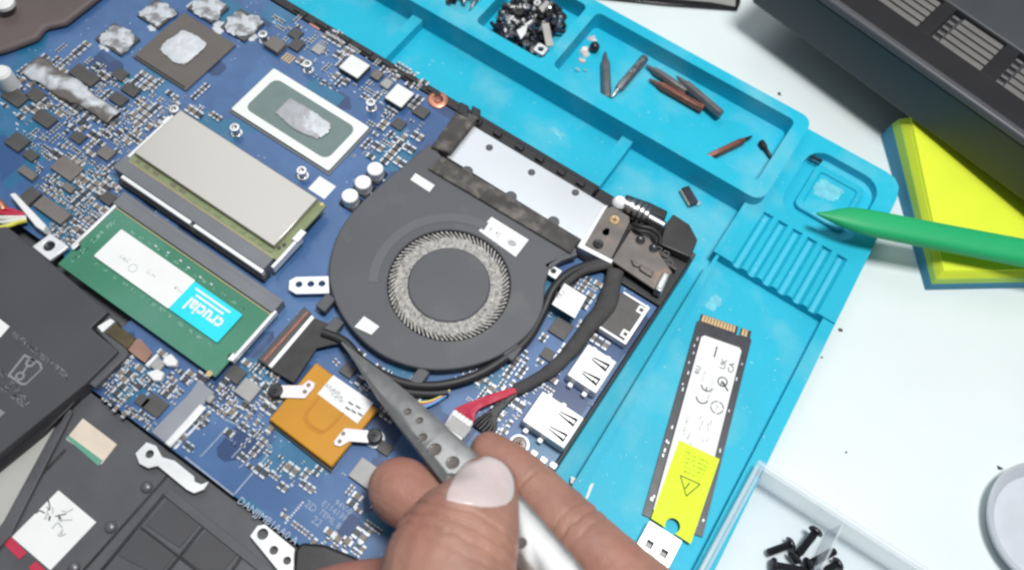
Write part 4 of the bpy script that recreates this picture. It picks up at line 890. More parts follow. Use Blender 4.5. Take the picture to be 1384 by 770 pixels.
sm_body[0].build('small_capacitors', 'smd_tan', board, smooth=False, kind='stuff'); sm_body[1].build('small_resistors', 'smd_dark', board, smooth=False, kind='stuff')
sm_end.build('solder_ends', 'solder', board, smooth=False, kind='stuff'); sm_silk.build('silkscreen_marks', 'silk', board, smooth=False, kind='stuff')

# ------------------------------------------------------------------ things on the mat
class Frame:
    """oriented local frame lying flat: s along, t across"""
    def __init__(s, a, b): s.o = Vector(a); d = Vector(b) - Vector(a); d.z = 0; s.L = d.length; s.d = d.normalized(); s.n = Vector((-s.d.y, s.d.x, 0)); s.ang = math.atan2(s.d.y, s.d.x)
    def p(s, u, v): q = s.o + s.d * u + s.n * v; return (q.x, q.y)
    def quad(s, u0, u1, v0, v1): return [s.p(u0, v0), s.p(u1, v0), s.p(u1, v1), s.p(u0, v1)]

mat('residue', (.15, .55, .67), .6, var=.2, vs=300)
for pts, z in (([(960, 398), (968, 392), (972, 420), (962, 428)], 4.6), ([(742, 172), (752, 171), (766, 186), (756, 189)], 2.0), ([(1100, 236), (1140, 250), (1132, 276), (1096, 262)], 6.3), ([(1042, 335), (1050, 330), (1040, 352), (1034, 356)], 6.4), ([(1070, 345), (1078, 342), (1064, 368), (1058, 370)], 6.4)):
    blob('flux_residue', pts, z + .02, .03, 'residue', rm, int(pts[0][0]), rough=.5, fill=.9)
for pts in ([(798, 654), (803, 652), (795, 672), (790, 676)], [(772, 643), (780, 646), (778, 656), (771, 652)]):
    MB().prism(poly(pts, 4.66), 4.61, 4.66).build('paint_chip', 'paper', rm, smooth=False)

def ssd():
    zt = 5.55
    a = (P(872, 692, zt) + P(946, 728, zt)) / 2; b = (P(948, 425, zt) + P(1016, 446, zt)) / 2
    f = Frame(a, b); W = 10.4; L = f.L
    t = thing('solid_state_drive', 'black stick-shaped solid state drive with white label and neon yellow sticker, on the mat', 'drive', (a.x, a.y, 4.62))
    z0, z1 = 4.66, 5.5
    nx, ny = f.p(0, 0)
    me = boolean(MB().prism([f.p(0, -W), f.p(L - 3.6, -W), f.p(L - 2.6, -W + .8), f.p(L, -W + .8), f.p(L, W - .8), f.p(L - 2.6, W - .8), f.p(L - 3.6, W), f.p(0, W)], z0, z1),
                 [('DIFFERENCE', MB().cyl(f.p(0, 0), 2.6, 0, 10, 24)), ('DIFFERENCE', MB().prism(f.quad(L - 3.4, L + 2, -W + 4.6, -W + 5.8), 0, 10))], 'circuit_card')
    pc = place_world(me, 'circuit_card', 'pcb_black', t, bev=.08)
    for k in range(15):
        v = W - 1.9 - k * 1.17
        if v > -W + 6.2 or v < -W + 4.2: MB().prism(f.quad(L - 2.9, L - .15, v - .45, v + .45), z1, z1 + .05).build('gold_contact', 'gold', pc, smooth=False)
    for u0, u1 in ((6, 22), (27, 43), (46, 58), (60, 70)):
        MB().prism(f.quad(u0, u1, -7.2, 7.2), z1, z1 + 1.0).build('memory_chip', 'chip', pc, bev=.1)
    for k in range(22):
        u = 3 + rnd.random() * (L - 9); sgn = 1 if k < 15 else -1; v = sgn * (8.8 + rnd.uniform(-.5, .5)); MB().prism(f.quad(u, u + rnd.uniform(.5, 1.6), v - .25, v + .25), z1, z1 + .3).build('resistor', 'solder', pc, smooth=False)
    zl = z1 + 1.02
    lb = MB().prism([f.p(2.5, -7.6), f.p(L - 9.6, -7.6), f.p(L - 8.6, -6.6), f.p(L - 8.6, 6.6), f.p(L - 9.6, 7.6), f.p(2.5, 7.6)], zl, zl + .12).build('white_label', 'paper', t, smooth=False)
    zt = zl + .12
    def tx(s, u, v, size, m_='ink'): text(s, f.p(u, v), size, f.ang, zt, m_, lb)
    tx('UK', L - 17, -2.6, 3.0); tx('CA', L - 17.3, -5.6, 3.0); tx('RU', L - 22.5, 5.6, 2.5); MB().prism(f.quad(L - 15.6, L - 11.2, 1.0, 1.5), zt, zt + .05).build('printed_bar', 'ink', lb, smooth=False)
    def arc(u, v, r, a0, a1, w=.45, n=14, m_='ink'):
        pts = []
        for rr, rng in ((r, range(n + 1)), (r - w, range(n, -1, -1))):
            for i in rng:
                a_ = math.radians(a0 + (a1 - a0) * i / n); pts.append(f.p(u + rr * math.cos(a_), v + rr * math.sin(a_)))
        MB().prism(pts, zt, zt + .05).build('printed_mark', m_, lb, smooth=False)
    arc(L - 27, 1.0, 2.3, 100, 260); MB().prism(f.quad(L - 29.1, L - 27.5, .8, 1.2), zt, zt + .05).build('printed_mark', 'ink', lb, smooth=False)
    arc(L - 32, 1.6, 2.3, 100, 260)
    arc(L - 23.6, -3.8, 1.9, 0, 359); arc(L - 24.6, -4.2, .9, 0, 359, .35); MB().prism([f.p(L - 26.6, -6.4), f.p(L - 26, -6.6), f.p(L - 23.2, -3.6), f.p(L - 23.7, -3.2)], zt, zt + .055).build('printed_mark', 'ink', lb, smooth=False)
    for k in range(4): arc(L - 33.6, -4.2, 2.4, k * 90 + 6, k * 90 + 84, .35)
    tx('10', L - 33.6, -4.2, 1.8, 'ink_grey')
    for k in range(12):
        u = L - 40 - rnd.random() * 12; v = rnd.uniform(-5, 4); MB().prism(f.quad(u, u + rnd.uniform(.6, 2.2), v, v + .3), zt, zt + .04).build('printed_line', 'ink_grey', lb, smooth=False)
    for s, u, v in (('SSD NVMe M.2', L - 28, -.5), ('5V 2.5A', L - 24, 3.0), ('MODEL 22110', L - 44, 4.6)): text(s, f.p(u, v), 1.1, f.ang, zt, 'ink_grey', lb)
    # neon sticker
    sp = [P(*q, zt + .1) for q in ((918, 594.5), (972.6, 620), (933.5, 734.5), (880, 700))]
    me = boolean(MB().prism([xy(v) for v in sp], zt + .02, zt + .16), [('DIFFERENCE', MB().cyl(xy(P(909, 710, zt)), 2.5, 0, 12, 24))], 'neon_sticker')
    ns = place_world(me, 'neon_sticker', 'neon', t)
    z2 = zt + .16
    tri = [P(*q, z2) for q in ((919.5, 642), (946, 654), (927.5, 670))]
    for i in range(3):
        a_, b_ = tri[i], tri[(i + 1) % 3]; d = (b_ - a_).normalized(); n_ = Vector((-d.y, d.x, 0)) * .22
        MB().prism([xy(a_ + n_), xy(b_ + n_), xy(b_ - n_), xy(a_ - n_)], z2, z2 + .05).build('warning_triangle', 'ink_olive', ns, smooth=False)
    a_ = P(926, 660, z2); b_ = P(932, 652, z2); MB().tube([a_, b_], .25, 4, .2).build('warning_triangle', 'ink_olive', ns)
    for k in range(5):
        a_ = P(927 - k * 1.8 + 1, 611 + k * 6.0, z2); b_ = P(955 - k * 1.0, 624 + k * 6.0, z2)
        text('VOID IF REMOVED'[:15 - k], (a_ + b_) / 2, 1.05, math.atan2((b_ - a_).y, (b_ - a_).x), z2, 'ink_olive', ns)
    return t
mat('ink_olive', (.16, .20, .01), .7, var=.1)
ssd()

def usb_stick():
    zt = 9.2
    f = Frame((P(880, 702, zt) + P(921, 731, zt)) / 2, (P(858, 742, zt) + P(899, 775, zt)) / 2)
    t = thing('usb_flash_drive', 'silver usb plug of a flash drive lying beside the solid state drive', 'flash drive', (f.o.x, f.o.y, 4.62))
    W = 6.1
    me = boolean(MB().prism(f.quad(0, 19, -W, W), 4.68, zt), [('DIFFERENCE', MB().prism(f.quad(-3, 15, -W + .4, W - .4), 5.1, zt - .4))] + [('DIFFERENCE', MB().prism(f.quad(5.6, 8.0, v - 1.15, v + 1.15), zt - 1, zt + 1)) for v in (-2.7, 2.7)], 'metal_plug')
    place_world(me, 'metal_plug', 'tin', t, bev=.25)
    MB().prism(f.quad(.6, 15, -W + .5, W - .5), 5.15, 7.0).build('contact_tongue', 'chip_grey', t)
    MB().prism(f.quad(19, 52, -W - 2, W + 2), 4.64, zt + 1.2).build('drive_body', 'plastic_black', t, bev=1)
usb_stick()

# screwdriver bits
def bit(label, tail, tip, r, mt_, z=0, hexr=True, tipm=None, group=None, frac=.74):
    a = P(tail[0], tail[1], 6 + r + z); b = P(tip[0], tip[1], 6 + r * .8 + z); ax = b - a; L = ax.length; M = ax.to_track_quat('Z', 'Y').to_matrix()
    o = MB().lathe(a, [(r * .8, 0), (r, .5), (r, L * frac), (r * .72, L * (frac + .08))], 6, M=M).build('screwdriver_bit', mt_, None, bev=.12)
    tag(o, label, 'screwdriver bit', group)
    MB().lathe(a, [(r * .55, L * (frac + .07)), (r * .5, L * .86), (r * .34, L * .95), (r * .12, L)], 10, M=M).build('bit_tip', tipm or mt_, o)
    return o, a, b
bit('grey hexagonal screwdriver bit with round end, closest to the black bead', (820, 133), (818, 70), 2.05, 'bit_grey')
o, a, b = bit('grey screwdriver bit with stamped letters and shiny pointed tip', (872, 78), (827, 131), 1.95, 'bit_grey', tipm='steel')
d = (b - a); text('PH2 CR-V', (a * .72 + b * .28), 2.1, math.atan2(d.y, d.x) + math.pi, a.z + 1.75, 'solder', o, name='stamped_letters', lift=-.05)
bit('plain dull grey screwdriver bit touching the stamped bit and the copper bit', (928, 124), (873, 88), 1.8, 'bit_grey', z=.3)
bit('coppery screwdriver bit lying under two grey bits', (950, 148), (877, 107), 1.95, 'copper_bit')
bit('grey screwdriver bit with rounded end resting over the coppery bit', (975, 155), (914, 103), 2.05, 'bit_grey', z=1.6)
bit('coppery screwdriver bit with thin dark tip lying alone near the compartment corner', (954, 214), (1017, 184), 1.6, 'copper_bit', tipm='screw_dark')
bit('tiny black tapered bit beside the corner of the long compartment', (1028, 191), (1043, 214), 1.5, 'screw_dark', frac=.35)
c = P(804, 62, 9); tag(MB().ball((c.x, c.y, 8.25), 2.2, 18).build('bead', 'screw_dark'), 'small round black bead beside pale scraps in the bits compartment', 'bead')
def scrap(px, n, s, mt_, z, seed, label, name='scrap', cat='scrap'):
    c = P(px[0], px[1], z); r = random.Random(seed); vs = []; k = 9
    for zz in (0, 1):
        for i in range(k): a = 2 * math.pi * i / k; rr = s * r.uniform(.5, 1.25); vs.append((c.x + rr * math.cos(a), c.y + rr * math.sin(a) * n, z + .02 + zz * r.uniform(.35, 1.0)))
    fs = [tuple(range(k - 1, -1, -1)), tuple(range(k, 2 * k))] + [(i, (i + 1) % k, k + (i + 1) % k, k + i) for i in range(k)]
    return tag(MB().add(vs, fs).build(name, mt_, None, smooth=False), label, cat)
scrap((800, 53), .8, 2.2, 'scrap', 6, 1, 'pale round foil scrap next to the black bead by the wall')
scrap((790, 70), 1.3, 2.3, 'scrap', 6, 2, 'torn whitish scrap touching the black bead')
scrap((787, 83), .8, 1.6, 'cream', 6, 3, 'cream coloured crumb beside the torn whitish scrap')
scrap((780, 95), .6, 1.4, 'shard', 6, 4, 'pale blue flake by the compartment divider'); scrap((766, 104), .6, 1.3, 'shard', 6, 5, 'greenish glassy chip at the compartment corner'); scrap((790, 96), .5, 1.0, 'shard', 6, 6, 'thin blue sliver next to the pale blue flake')
# loose chip on the upper shelf
f = Frame(P(925, 254, 4), P(938, 276, 4)); t = thing('loose_component', 'small black box-shaped component lying alone on the mat shelf', 'component', (f.o.x, f.o.y, 2.0))
MB().prism(f.quad(0, f.L, -1.6, 1.8), 2.04, 5.0).build('component_body', 'pcb_black', t, bev=.25); MB().prism(f.quad(.2, f.L - .2, -2.2, -1.62), 2.04, 4.2).build('metal_side', 'chip_grey', t, bev=.1)
scrap((944, 275), .9, 1.7, 'shard', 2.0, 8, 'pale melted blob beside the small black component', name='melted_blob', cat='blob'); scrap((920, 260), .5, 1.3, 'shard', 2.0, 9, 'thin pale smear at the metal side of the small black component', name='melted_blob', cat='blob')
# comb shaped connector on the pad in the rounded pocket
a = P(1097, 210, 8.6); b = P(1112, 217, 8.6); f = Frame(a, b); t = thing('pin_comb', 'tiny black comb of pins lying on the raised pad of the rounded pocket', 'connector', (a.x, a.y, 7.4))
MB().prism(f.quad(0, f.L, -.6, .6), 7.42, 8.4).build('comb_bar', 'plastic_black', t, bev=.1)
for k in range(5): MB().prism(f.quad(k * f.L / 5 + .1, k * f.L / 5 + .6, -2.0, -.6), 7.42, 7.9).build('pin', 'screw_dark', t)

# heaps of salvaged screws: one prototype each, every screw a copy
def screw_proto(name, mt_, r, L, rs):
    mb = MB().lathe((0, 0, 0), [(rs * .6, -L), (rs, -L + .5), (rs, -.02), (r * .96, 0), (r, .3), (r * .8, .9), (.5, 1.0)], 10)
    me = mb.mesh(name, Vector((0, 0, 0))); me.shade_smooth(); me.set_sharp_from_angle(angle=.6); me.materials.append(MATS[mt_])
    sl_ = MB()
    for r_ in (0, math.pi / 2):
        c, s = math.cos(r_), math.sin(r_); sl_.prism([(c * r * .6 - s * .18, s * r * .6 + c * .18), (-c * r * .6 - s * .18, -s * r * .6 + c * .18), (-c * r * .6 + s * .18, -s * r * .6 - c * .18), (c * r * .6 + s * .18, s * r * .6 - c * .18)], .98, 1.06)
    ms = sl_.mesh('cross', Vector((0, 0, 0))); ms.materials.append(MATS['hole'])
    return me, ms
mat('screw_blue', (.05, .055, .085), .3, metal=.7, var=.3, vs=400)
protos = [screw_proto('screw', 'screw_dark', 2.1, 4.2, .95), screw_proto('screw', 'screw_blue', 1.7, 5.0, .85), screw_proto('screw', 'steel', 1.9, 4.6, .95), screw_proto('screw', 'screw_dark', 2.4, 2.6, 1.1)]
def add_screw(pos, yaw, tilt, k, label, group):
    me, ms = protos[k]; o = bpy.data.objects.new('screw', me); C.objects.link(o); o.location = Vector(pos) * MM; o.rotation_euler = (tilt, 0, yaw); tag(o, label, 'screw', group)
    c = bpy.data.objects.new('cross_recess', ms); C.objects.link(c); c.parent = o
hr = random.Random(5)
LBL = {0: 'dark steel screw', 1: 'blue-black thin screw', 2: 'bright silver screw', 3: 'short black wide-headed screw'}
def heap(x0, x1, y0, y1, n, hmax, where, group):
    cx, cy = (x0 + x1) / 2, (y0 + y1) / 2
    for i in range(n):
        for _ in range(50):
            x, y = hr.uniform(x0, x1), hr.uniform(y0, y1); e = max(abs(x - cx) / (x1 - x0) * 2, abs(y - cy) / (y1 - y0) * 2); e2 = math.hypot((x - cx) / (x1 - x0) * 2, (y - cy) / (y1 - y0) * 2)
            if e2 < 1.12: break
        lv = (1 - e2 ** 3) * hmax if e2 < 1 else 0
        z = 7.9 + (i / n) * max(lv, 0); k = hr.choice((0, 0, 1, 1, 3, 2, 2)); tilt = hr.choice((hr.uniform(1.2, 1.9), hr.uniform(1.2, 1.9), hr.uniform(-.4, .4), math.pi + hr.uniform(-.5, .5)))
        add_screw((x, y, z + (1.6 if abs(tilt) < .5 else 0)), hr.uniform(0, 6.28), tilt, k, LBL[k] + ' ' + where, group + ', ' + LBL[k])
heap(-134.8, -109, 216, 244.5, 165, 5.0, 'in the screw heap beside the bits compartment', 'heap next to the bits')
heap(-171, -148, 221, 245, 90, 4.5, 'in the screw heap further from the bits compartment', 'heap further from the bits')
# a nut and two slips on top of the heap
mat('tin_dull', (.45, .44, .42), .5, metal=.2, var=.08)
c = P(731, 66, 15.5)
me = boolean(MB().prism(rrect(c.x - 2.5, c.x + 2.5, c.y - 2.4, c.y + 2.4, .9, 3), 14.0, 15.5), [('DIFFERENCE', MB().cyl(xy(c), 1.25, 5, 20, 18))], 'square_nut'); tag(place_world(me, 'square_nut', 'tin', None, bev=.2), 'square silver nut with round hole on top of the screw heap', 'nut')
f = Frame(P(737, 31, 16.6), P(743, 64, 15.6)); tag(MB().prism(f.quad(0, f.L, -1.6, 1.6), 15.7, 16.5).build('metal_slip', 'tin_dull', None, bev=.2), 'dull grey rectangular metal slip on top of the screw heap', 'metal slip')
tag(MB().prism(poly([(698, 41), (713, 33), (711, 45), (704, 53)], 15.6), 14.9, 15.6).build('metal_slip', 'tin', None, bev=.1), 'bright torn triangular metal slip on top of the screw heap', 'metal slip')
tag(MB().prism(poly([(728, 10), (739, 0), (743, 4), (733, 17)], 15.4), 14.7, 15.4).build('metal_slip', 'tin_dull', None, bev=.1), 'small crooked metal slip at the far side of the screw heap', 'metal slip')

# ------------------------------------------------------------------ green pry stick across mat edge and yellow block
def stick():
    a = P(1103, 288, 21.0); b = P(1384, 342, 18.0); d = b - a; L = d.length; d.normalize(); s = d.cross(Vector((0, 0, 1))).normalized(); up = s.cross(d); vs = []; n = 16
    prof = [(0, .5, .5, 0), (4, 1.5, 1.1, -.2), (8, 3.2, 2.0, .2), (12, 4.5, 2.7, .4), (17, 5.3, 3.2, .3), (24, 5.5, 3.5, .1), (45, 5.5, 3.6, 0), (75, 5.7, 3.7, 0), (110, 5.9, 3.8, 0), (160, 5.9, 3.8, 0), (164, 4.8, 3.0, 0)]
    for u, w_, h, off in prof:
        for k in range(n):
            q = 2 * math.pi * k / n; cq, sq = math.cos(q), math.sin(q)
            cq = math.copysign(abs(cq) ** .8, cq); sq = math.copysign(abs(sq) ** .8, sq)
            vs.append(a + d * u + s * (cq * w_ - off) + up * sq * h)
    fs = [(i * n + k, i * n + (k + 1) % n, (i + 1) * n + (k + 1) % n, (i + 1) * n + k) for i in range(len(prof) - 1) for k in range(n)] + [tuple(range(n - 1, -1, -1)), tuple(range((len(prof) - 1) * n, len(prof) * n))]
    o = MB().add(vs, fs).build('pry_stick', 'green_plastic', None, ang=60); o.modifiers.new('sub', 'SUBSURF').render_levels = 2
    tag(o, 'green plastic pry stick with pointed tip lying over the mat corner', 'pry tool')
stick()

# yellow and blue block
o0 = P(1250, 392, 0); l0 = P(1190, 184, 0); fb = Frame(o0, l0)
yb = thing('foam_block', 'bright yellow foam block on a blue base beside the dark device', 'foam block', (o0.x, o0.y, 0))
Wd = -78; Lb = fb.L
def zf(x, y): return .72 + .73 * max(0, min(1, (Vector((x, y, 0)) - fb.o).dot(fb.d) / fb.L))
def fr_quad(i, z0, z1, j, mt_, name):
    p0 = fb.quad(i, Lb - i, -i, Wd + i); p1 = fb.quad(j, Lb - j, -j, Wd + j)
    if (p0[1][0] - p0[0][0]) * (p0[2][1] - p0[0][1]) - (p0[1][1] - p0[0][1]) * (p0[2][0] - p0[0][0]) < 0: p0 = p0[::-1]; p1 = p1[::-1]
    mb = MB().add([(x, y, z0 * zf(x, y)) for x, y in p0] + [(x, y, z1 * zf(x, y)) for x, y in p1], [(3, 2, 1, 0), (4, 5, 6, 7), (0, 1, 5, 4), (1, 2, 6, 5), (2, 3, 7, 6), (3, 0, 4, 7)])
    return mb.build(name, mt_, yb, bev=.2)
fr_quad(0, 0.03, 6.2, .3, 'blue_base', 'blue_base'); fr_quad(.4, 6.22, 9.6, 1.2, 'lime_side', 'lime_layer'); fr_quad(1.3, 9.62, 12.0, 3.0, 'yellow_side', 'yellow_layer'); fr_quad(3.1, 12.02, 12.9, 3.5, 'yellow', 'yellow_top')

# ------------------------------------------------------------------ dark device with vents (top right)
def device():
    zt = 45; zb = 19.5
    f = Frame(P(1121, 0, zt), P(1384, 186, zt)); t = thing('dark_device', 'large dark grey device with slotted vents on its top, standing behind the mat', 'device', (f.o.x, f.o.y, 0))
    def uv(x, y, z): q = P(x, y, z) - f.o; return q.dot(f.d), q.dot(f.n)
    u0 = uv(1019, 0, zb)[0]; u1 = 190
    def ex(profile, mt_, name, bev=.6):
        n = len(profile); vs = [Vector((*f.p(u, v), z)) for u in (u0, u1) for v, z in profile]
        fs = [tuple(range(n)), tuple(range(2 * n - 1, n - 1, -1))] + [(i, n + i, n + (i + 1) % n, (i + 1) % n) for i in range(n)]
        return MB().add(vs, fs).build(name, mt_, t, bev=bev)
    ex([(1.0, zb), (.6, zt - 3.5), (110, zt - 3.5), (110, zb)], 'device_front', 'body', 1.2)
    for uu in (-60, 165):
        for vv in (75, 100): c = f.p(uu, vv); MB().lathe((c[0], c[1], 0), [(6, .05), (7, zb - .02)], 20).build('foot', 'device_top', t)
    ex([(.6, zt - 3.48), (-.6, zt - 2.8), (.2, zt), (3.2, zt), (3.2, zt - 3.48)], 'device_edge', 'front_edge', .8)
    z = zt - .5
    nl, nr, fr_, pr = uv(1253, 52, z - 1), uv(1326, 95, z - 1), uv(1371, 72, z - 1), uv(1241, 35, z - 1)
    V0 = (nl[1] + nr[1]) / 2 - .6; V1 = fr_[1] + 1.2; pitch = nr[0] - pr[0]; fl = (V1 - V0 - 1.6) / 5
    MB().prism(f.quad(u0 + .5, nr[0] + (math.ceil((u0 + 1 - nr[0]) / pitch)) * pitch + 6.8, V0 + .02, V1 - .02), zt - 3.48, z - .3).build('vent_bar', 'device_top', t, bev=.3)
    MB().prism([f.p(u0 + .5, 3.22), f.p(u1, 3.22), f.p(u1, V0), f.p(u0 + .5, V0)], zt - 3.48, z).build('top_panel', 'device_top', t, bev=.4)
    MB().prism([f.p(u0 + .5, V1), f.p(u1, V1), f.p(u1, 110), f.p(u0 + .5, 110)], zt - 3.48, z + .4).build('top_panel', 'device_front', t, bev=.8)
    for k in range(-3, 4):
        ue = nr[0] + k * pitch                      # right end of this vent
        if ue - pitch < u0 + 1 or ue + 7 > u1: continue
        MB().prism(f.quad(ue + .3, ue + 6.4, V0, V1), zt - 3.48, z - .3).build('vent_bar', 'device_top', t, bev=.3)
        for j in range(5):
            v = V0 + .8 + fl * (j + .5); MB().prism(f.quad(ue - 19 + j * .2, ue, v - fl * .36, v + fl * .36), zt - 3.3, z - .8).build('vent_fin', 'device_fin', t, bev=.35)
            MB().prism(f.quad(ue - pitch + 6.8, ue - 19.4, v - fl * .14, v + fl * .14), zt - 3.3, z - 1.5).build('vent_fin', 'device_fin', t, bev=.15)
    return t
device()

# black film bag at the top
bgp = poly([(800, -60), (802, -4), (900, 6), (997, 13), (1001, 4), (1004, -60)], 1.6)
bag = tag(MB().prism(bgp, .05, 1.6).build('film_bag', 'bag_black', None, bev=.4), 'black glossy film bag lying flat behind the mat', 'bag')
MB().prism(poly([(905, -50), (905, -2), (960, 3), (994, 9), (995, -50)], 1.9), 1.62, 1.9).build('grey_panel', 'bag_grey', bag, bev=.2)

# ------------------------------------------------------------------ clear box with screws, dish, crumbs
def clear_box():
    zt = 15
    A = P(1015, 655, zt); X0 = A.x; Y1 = P(1070, 655, zt).y; X1 = X0 + 92; Y0 = Y1 - 62
    t = thing('clear_box', 'clear plastic compartment box holding black screws on the white table', 'box', ((X0 + X1) / 2, (Y0 + Y1) / 2, 0))
    MB().box(X0, X1, Y0, Y1, .05, 1.0).build('box_floor', 'clear_floor', t, bev=.3)
    MB().box(X0, X0 + 1.1, Y0, Y1, 1.02, zt).build('box_wall', 'clear', t, bev=.3); MB().box(X1 - 1.1, X1, Y0, Y1, 1.02, zt).build('box_wall', 'clear', t, bev=.3)
    MB().box(X0 + 1.12, X1 - 1.12, Y1 - 1.1, Y1, 1.02, zt).build('box_wall', 'clear', t, bev=.3); MB().box(X0 + 1.12, X1 - 1.12, Y0, Y0 + 1.1, 1.02, zt).build('box_wall', 'clear', t, bev=.3)
    for dx in (31, 61): MB().box(X0 + dx, X0 + dx + .9, Y0 + 1.12, Y1 - 1.12, 1.02, zt - 2).build('box_divider', 'clear', t, bev=.3)
    MB().box(X0 - 1.6, X1 + 1.6, Y1 + .02, Y1 + 1.6, zt - 2, zt).build('box_lip', 'clear', t, bev=.4); MB().box(X0 - 1.6, X0 - .02, Y0, Y1, zt - 2, zt).build('box_lip', 'clear', t, bev=.4)
    return X0, X1, Y0, Y1
clear_box()
me_h = None
mat('screw_black2', (.03, .032, .038), .38, metal=.5, var=.2, vs=300)
for k, (hd, tl, lab) in enumerate((((1102, 718), (1080, 748), 'black pan-head screw with raised head topmost of the clear box screws'), ((1068, 735), (1038, 746), 'black screw lying against the box wall side of the clear box screws'), ((1074, 753), (1100, 722), 'black screw lying under the topmost one in the clear box'),
        ((1093, 762), (1128, 744), 'black screw pointing to the divider in the clear box'), ((1046, 763), (1090, 771), 'black screw closest to the hand side in the clear box'), ((1132, 762), (1100, 778), 'black screw with its head against the divider of the clear box'))):
    zc = 3.4 if k not in (0,) else 6.2
    a = P(hd[0], hd[1], zc); b = P(tl[0], tl[1], zc - .9); ax = b - a; M = ax.to_track_quat('Z', 'Y').to_matrix(); L = ax.length
    prof = [(.5, -1.2), (1.9, -1.0), (2.5, -.3), (2.5, .2), (1.2, .3)]
    u = .5
    while u < L: prof += [(1.35, u), (1.1, u + .3)]; u += .6
    prof += [(.8, L + .3)]
    tag(MB().lathe(a, prof, 14, M=M).build('screw', 'screw_black2', None), lab, 'screw', None)
c = P(1424, 712, 6); tag(MB().lathe((c.x, c.y, 0), [(17, .05), (20.5, 1.2), (22.6, 6), (22.2, 6.6), (21.4, 6.2), (18.2, 2.2), (.5, 1.8)], 48).build('dish', 'dish', None, ang=50), 'small round pale grey dish on the white table', 'dish')
for k, (p, s_, lab) in enumerate((((1135, 446), .9, 'dark crumb on the table beside the long mat shelf'), ((1350, 632), .9, 'dark crumb on the table beside the pale dish'), ((1053, 128), .7, 'thin dark crumb between the long compartment and the dark device'), ((1190, 116), .6, 'tiny dark crumb in the shadow of the dark device'), ((1143, 611), .35, 'minute grey speck on the white table near the mat edge'), ((1110, 483), .4, 'minute grey speck hard against the mat outer edge'))):
    scrap(p, .7, s_, 'debris', 0, 20 + k, lab, name='crumb', cat='crumb')

# ------------------------------------------------------------------ tweezers
def tweezers():
    A = P(463, 464, 27.6); B = P(640, 655, 50.5); d = (B - A); L0 = d.length; d.normalize(); s = d.cross(Vector((0, 0, 1))).normalized(); up = s.cross(d).normalized()
    t = thing('tweezers', 'grey steel tweezers with a row of round dimples, held over the fan cable', 'tweezers', A)
    def arm(sign, name):
        st = [(0, .3, .12), (6, .8, .5), (13, 1.75, 1.0), (25, 3.4, 1.7), (38, 4.5, 2.3), (52, 5.3, 2.8), (66, 6.2, 3.0), (85, 6.8, 2.9), (105, 6.0, 2.0), (122, 4.6, .7), (128, 4.2, .62)]
        vs = []; th = .62
        for u, w_, g in st:
            c = A + d * u + up * sign * g
            crown = .45 * min(1, w_ / 4)
            for (a_, b_) in ((-1, -crown * 1.2), (-.78, 0), (.62, 0), (1, -crown * 2.6), (1, -crown * 2.6 - th * 1.6), (-1, -crown * 1.2 - th * 2)):
                vs.append(c + s * a_ * w_ + up * (sign * (b_ + th) if True else 0))
        n = 6; fs = [(i * n + k, i * n + (k + 1) % n, (i + 1) * n + (k + 1) % n, (i + 1) * n + k) for i in range(len(st) - 1) for k in range(n)] + [tuple(range(n - 1, -1, -1)), tuple(range((len(st) - 1) * n, len(st) * n))]
        if sign < 0: fs = [f[::-1] for f in fs]
        return MB().add(vs, fs)
    up_arm = arm(1, 'upper_arm'); bm = bmesh.new(); 
    ops = []
    M = up.to_track_quat('Z', 'Y').to_matrix()
    dots = []
    for px, py, r in ((551, 556, 1.25), (567, 568, 1.2), (571, 591, 1.5), (587.5, 607, 2.1), (611.5, 624.5, 2.1), (609, 645, 1.5), (704, 732, 1.7)):
        dr = (P(px, py, 0) - Vector((0, 0, CZ))); g = 3.0
        for _ in range(3):
            o_ = A + up * g; k = (o_ - Vector((0, 0, CZ))).dot(up) / dr.dot(up); c = Vector((0, 0, CZ)) + dr * k; u = (c - A).dot(d)
            g = .62 + (1.7 + (u - 25) * .046 if u < 38 else 2.3 + (min(u, 60) - 38) * .034)
        ops.append(('DIFFERENCE', MB().lathe(c, [(r * .9, -.8), (r, .05), (r * 1.1, 2.0)], 20, M=M))); dots.append((c, r))
    me = boolean(up_arm, ops, 'upper_arm'); place_world(me, 'upper_arm', 'tweezer', t, bev=.12)
    for c, r in dots: MB().lathe(c, [(r * .88, -.8), (r * .82, -.62), (.1, -.72)], 18, M=M).build('dimple_shade', 'bracket_metal', t)  # darker discs put the shade inside the dimples into the colour
    arm(-1, 'lower_arm').build('lower_arm', 'tweezer', t, bev=.12)
tweezers()

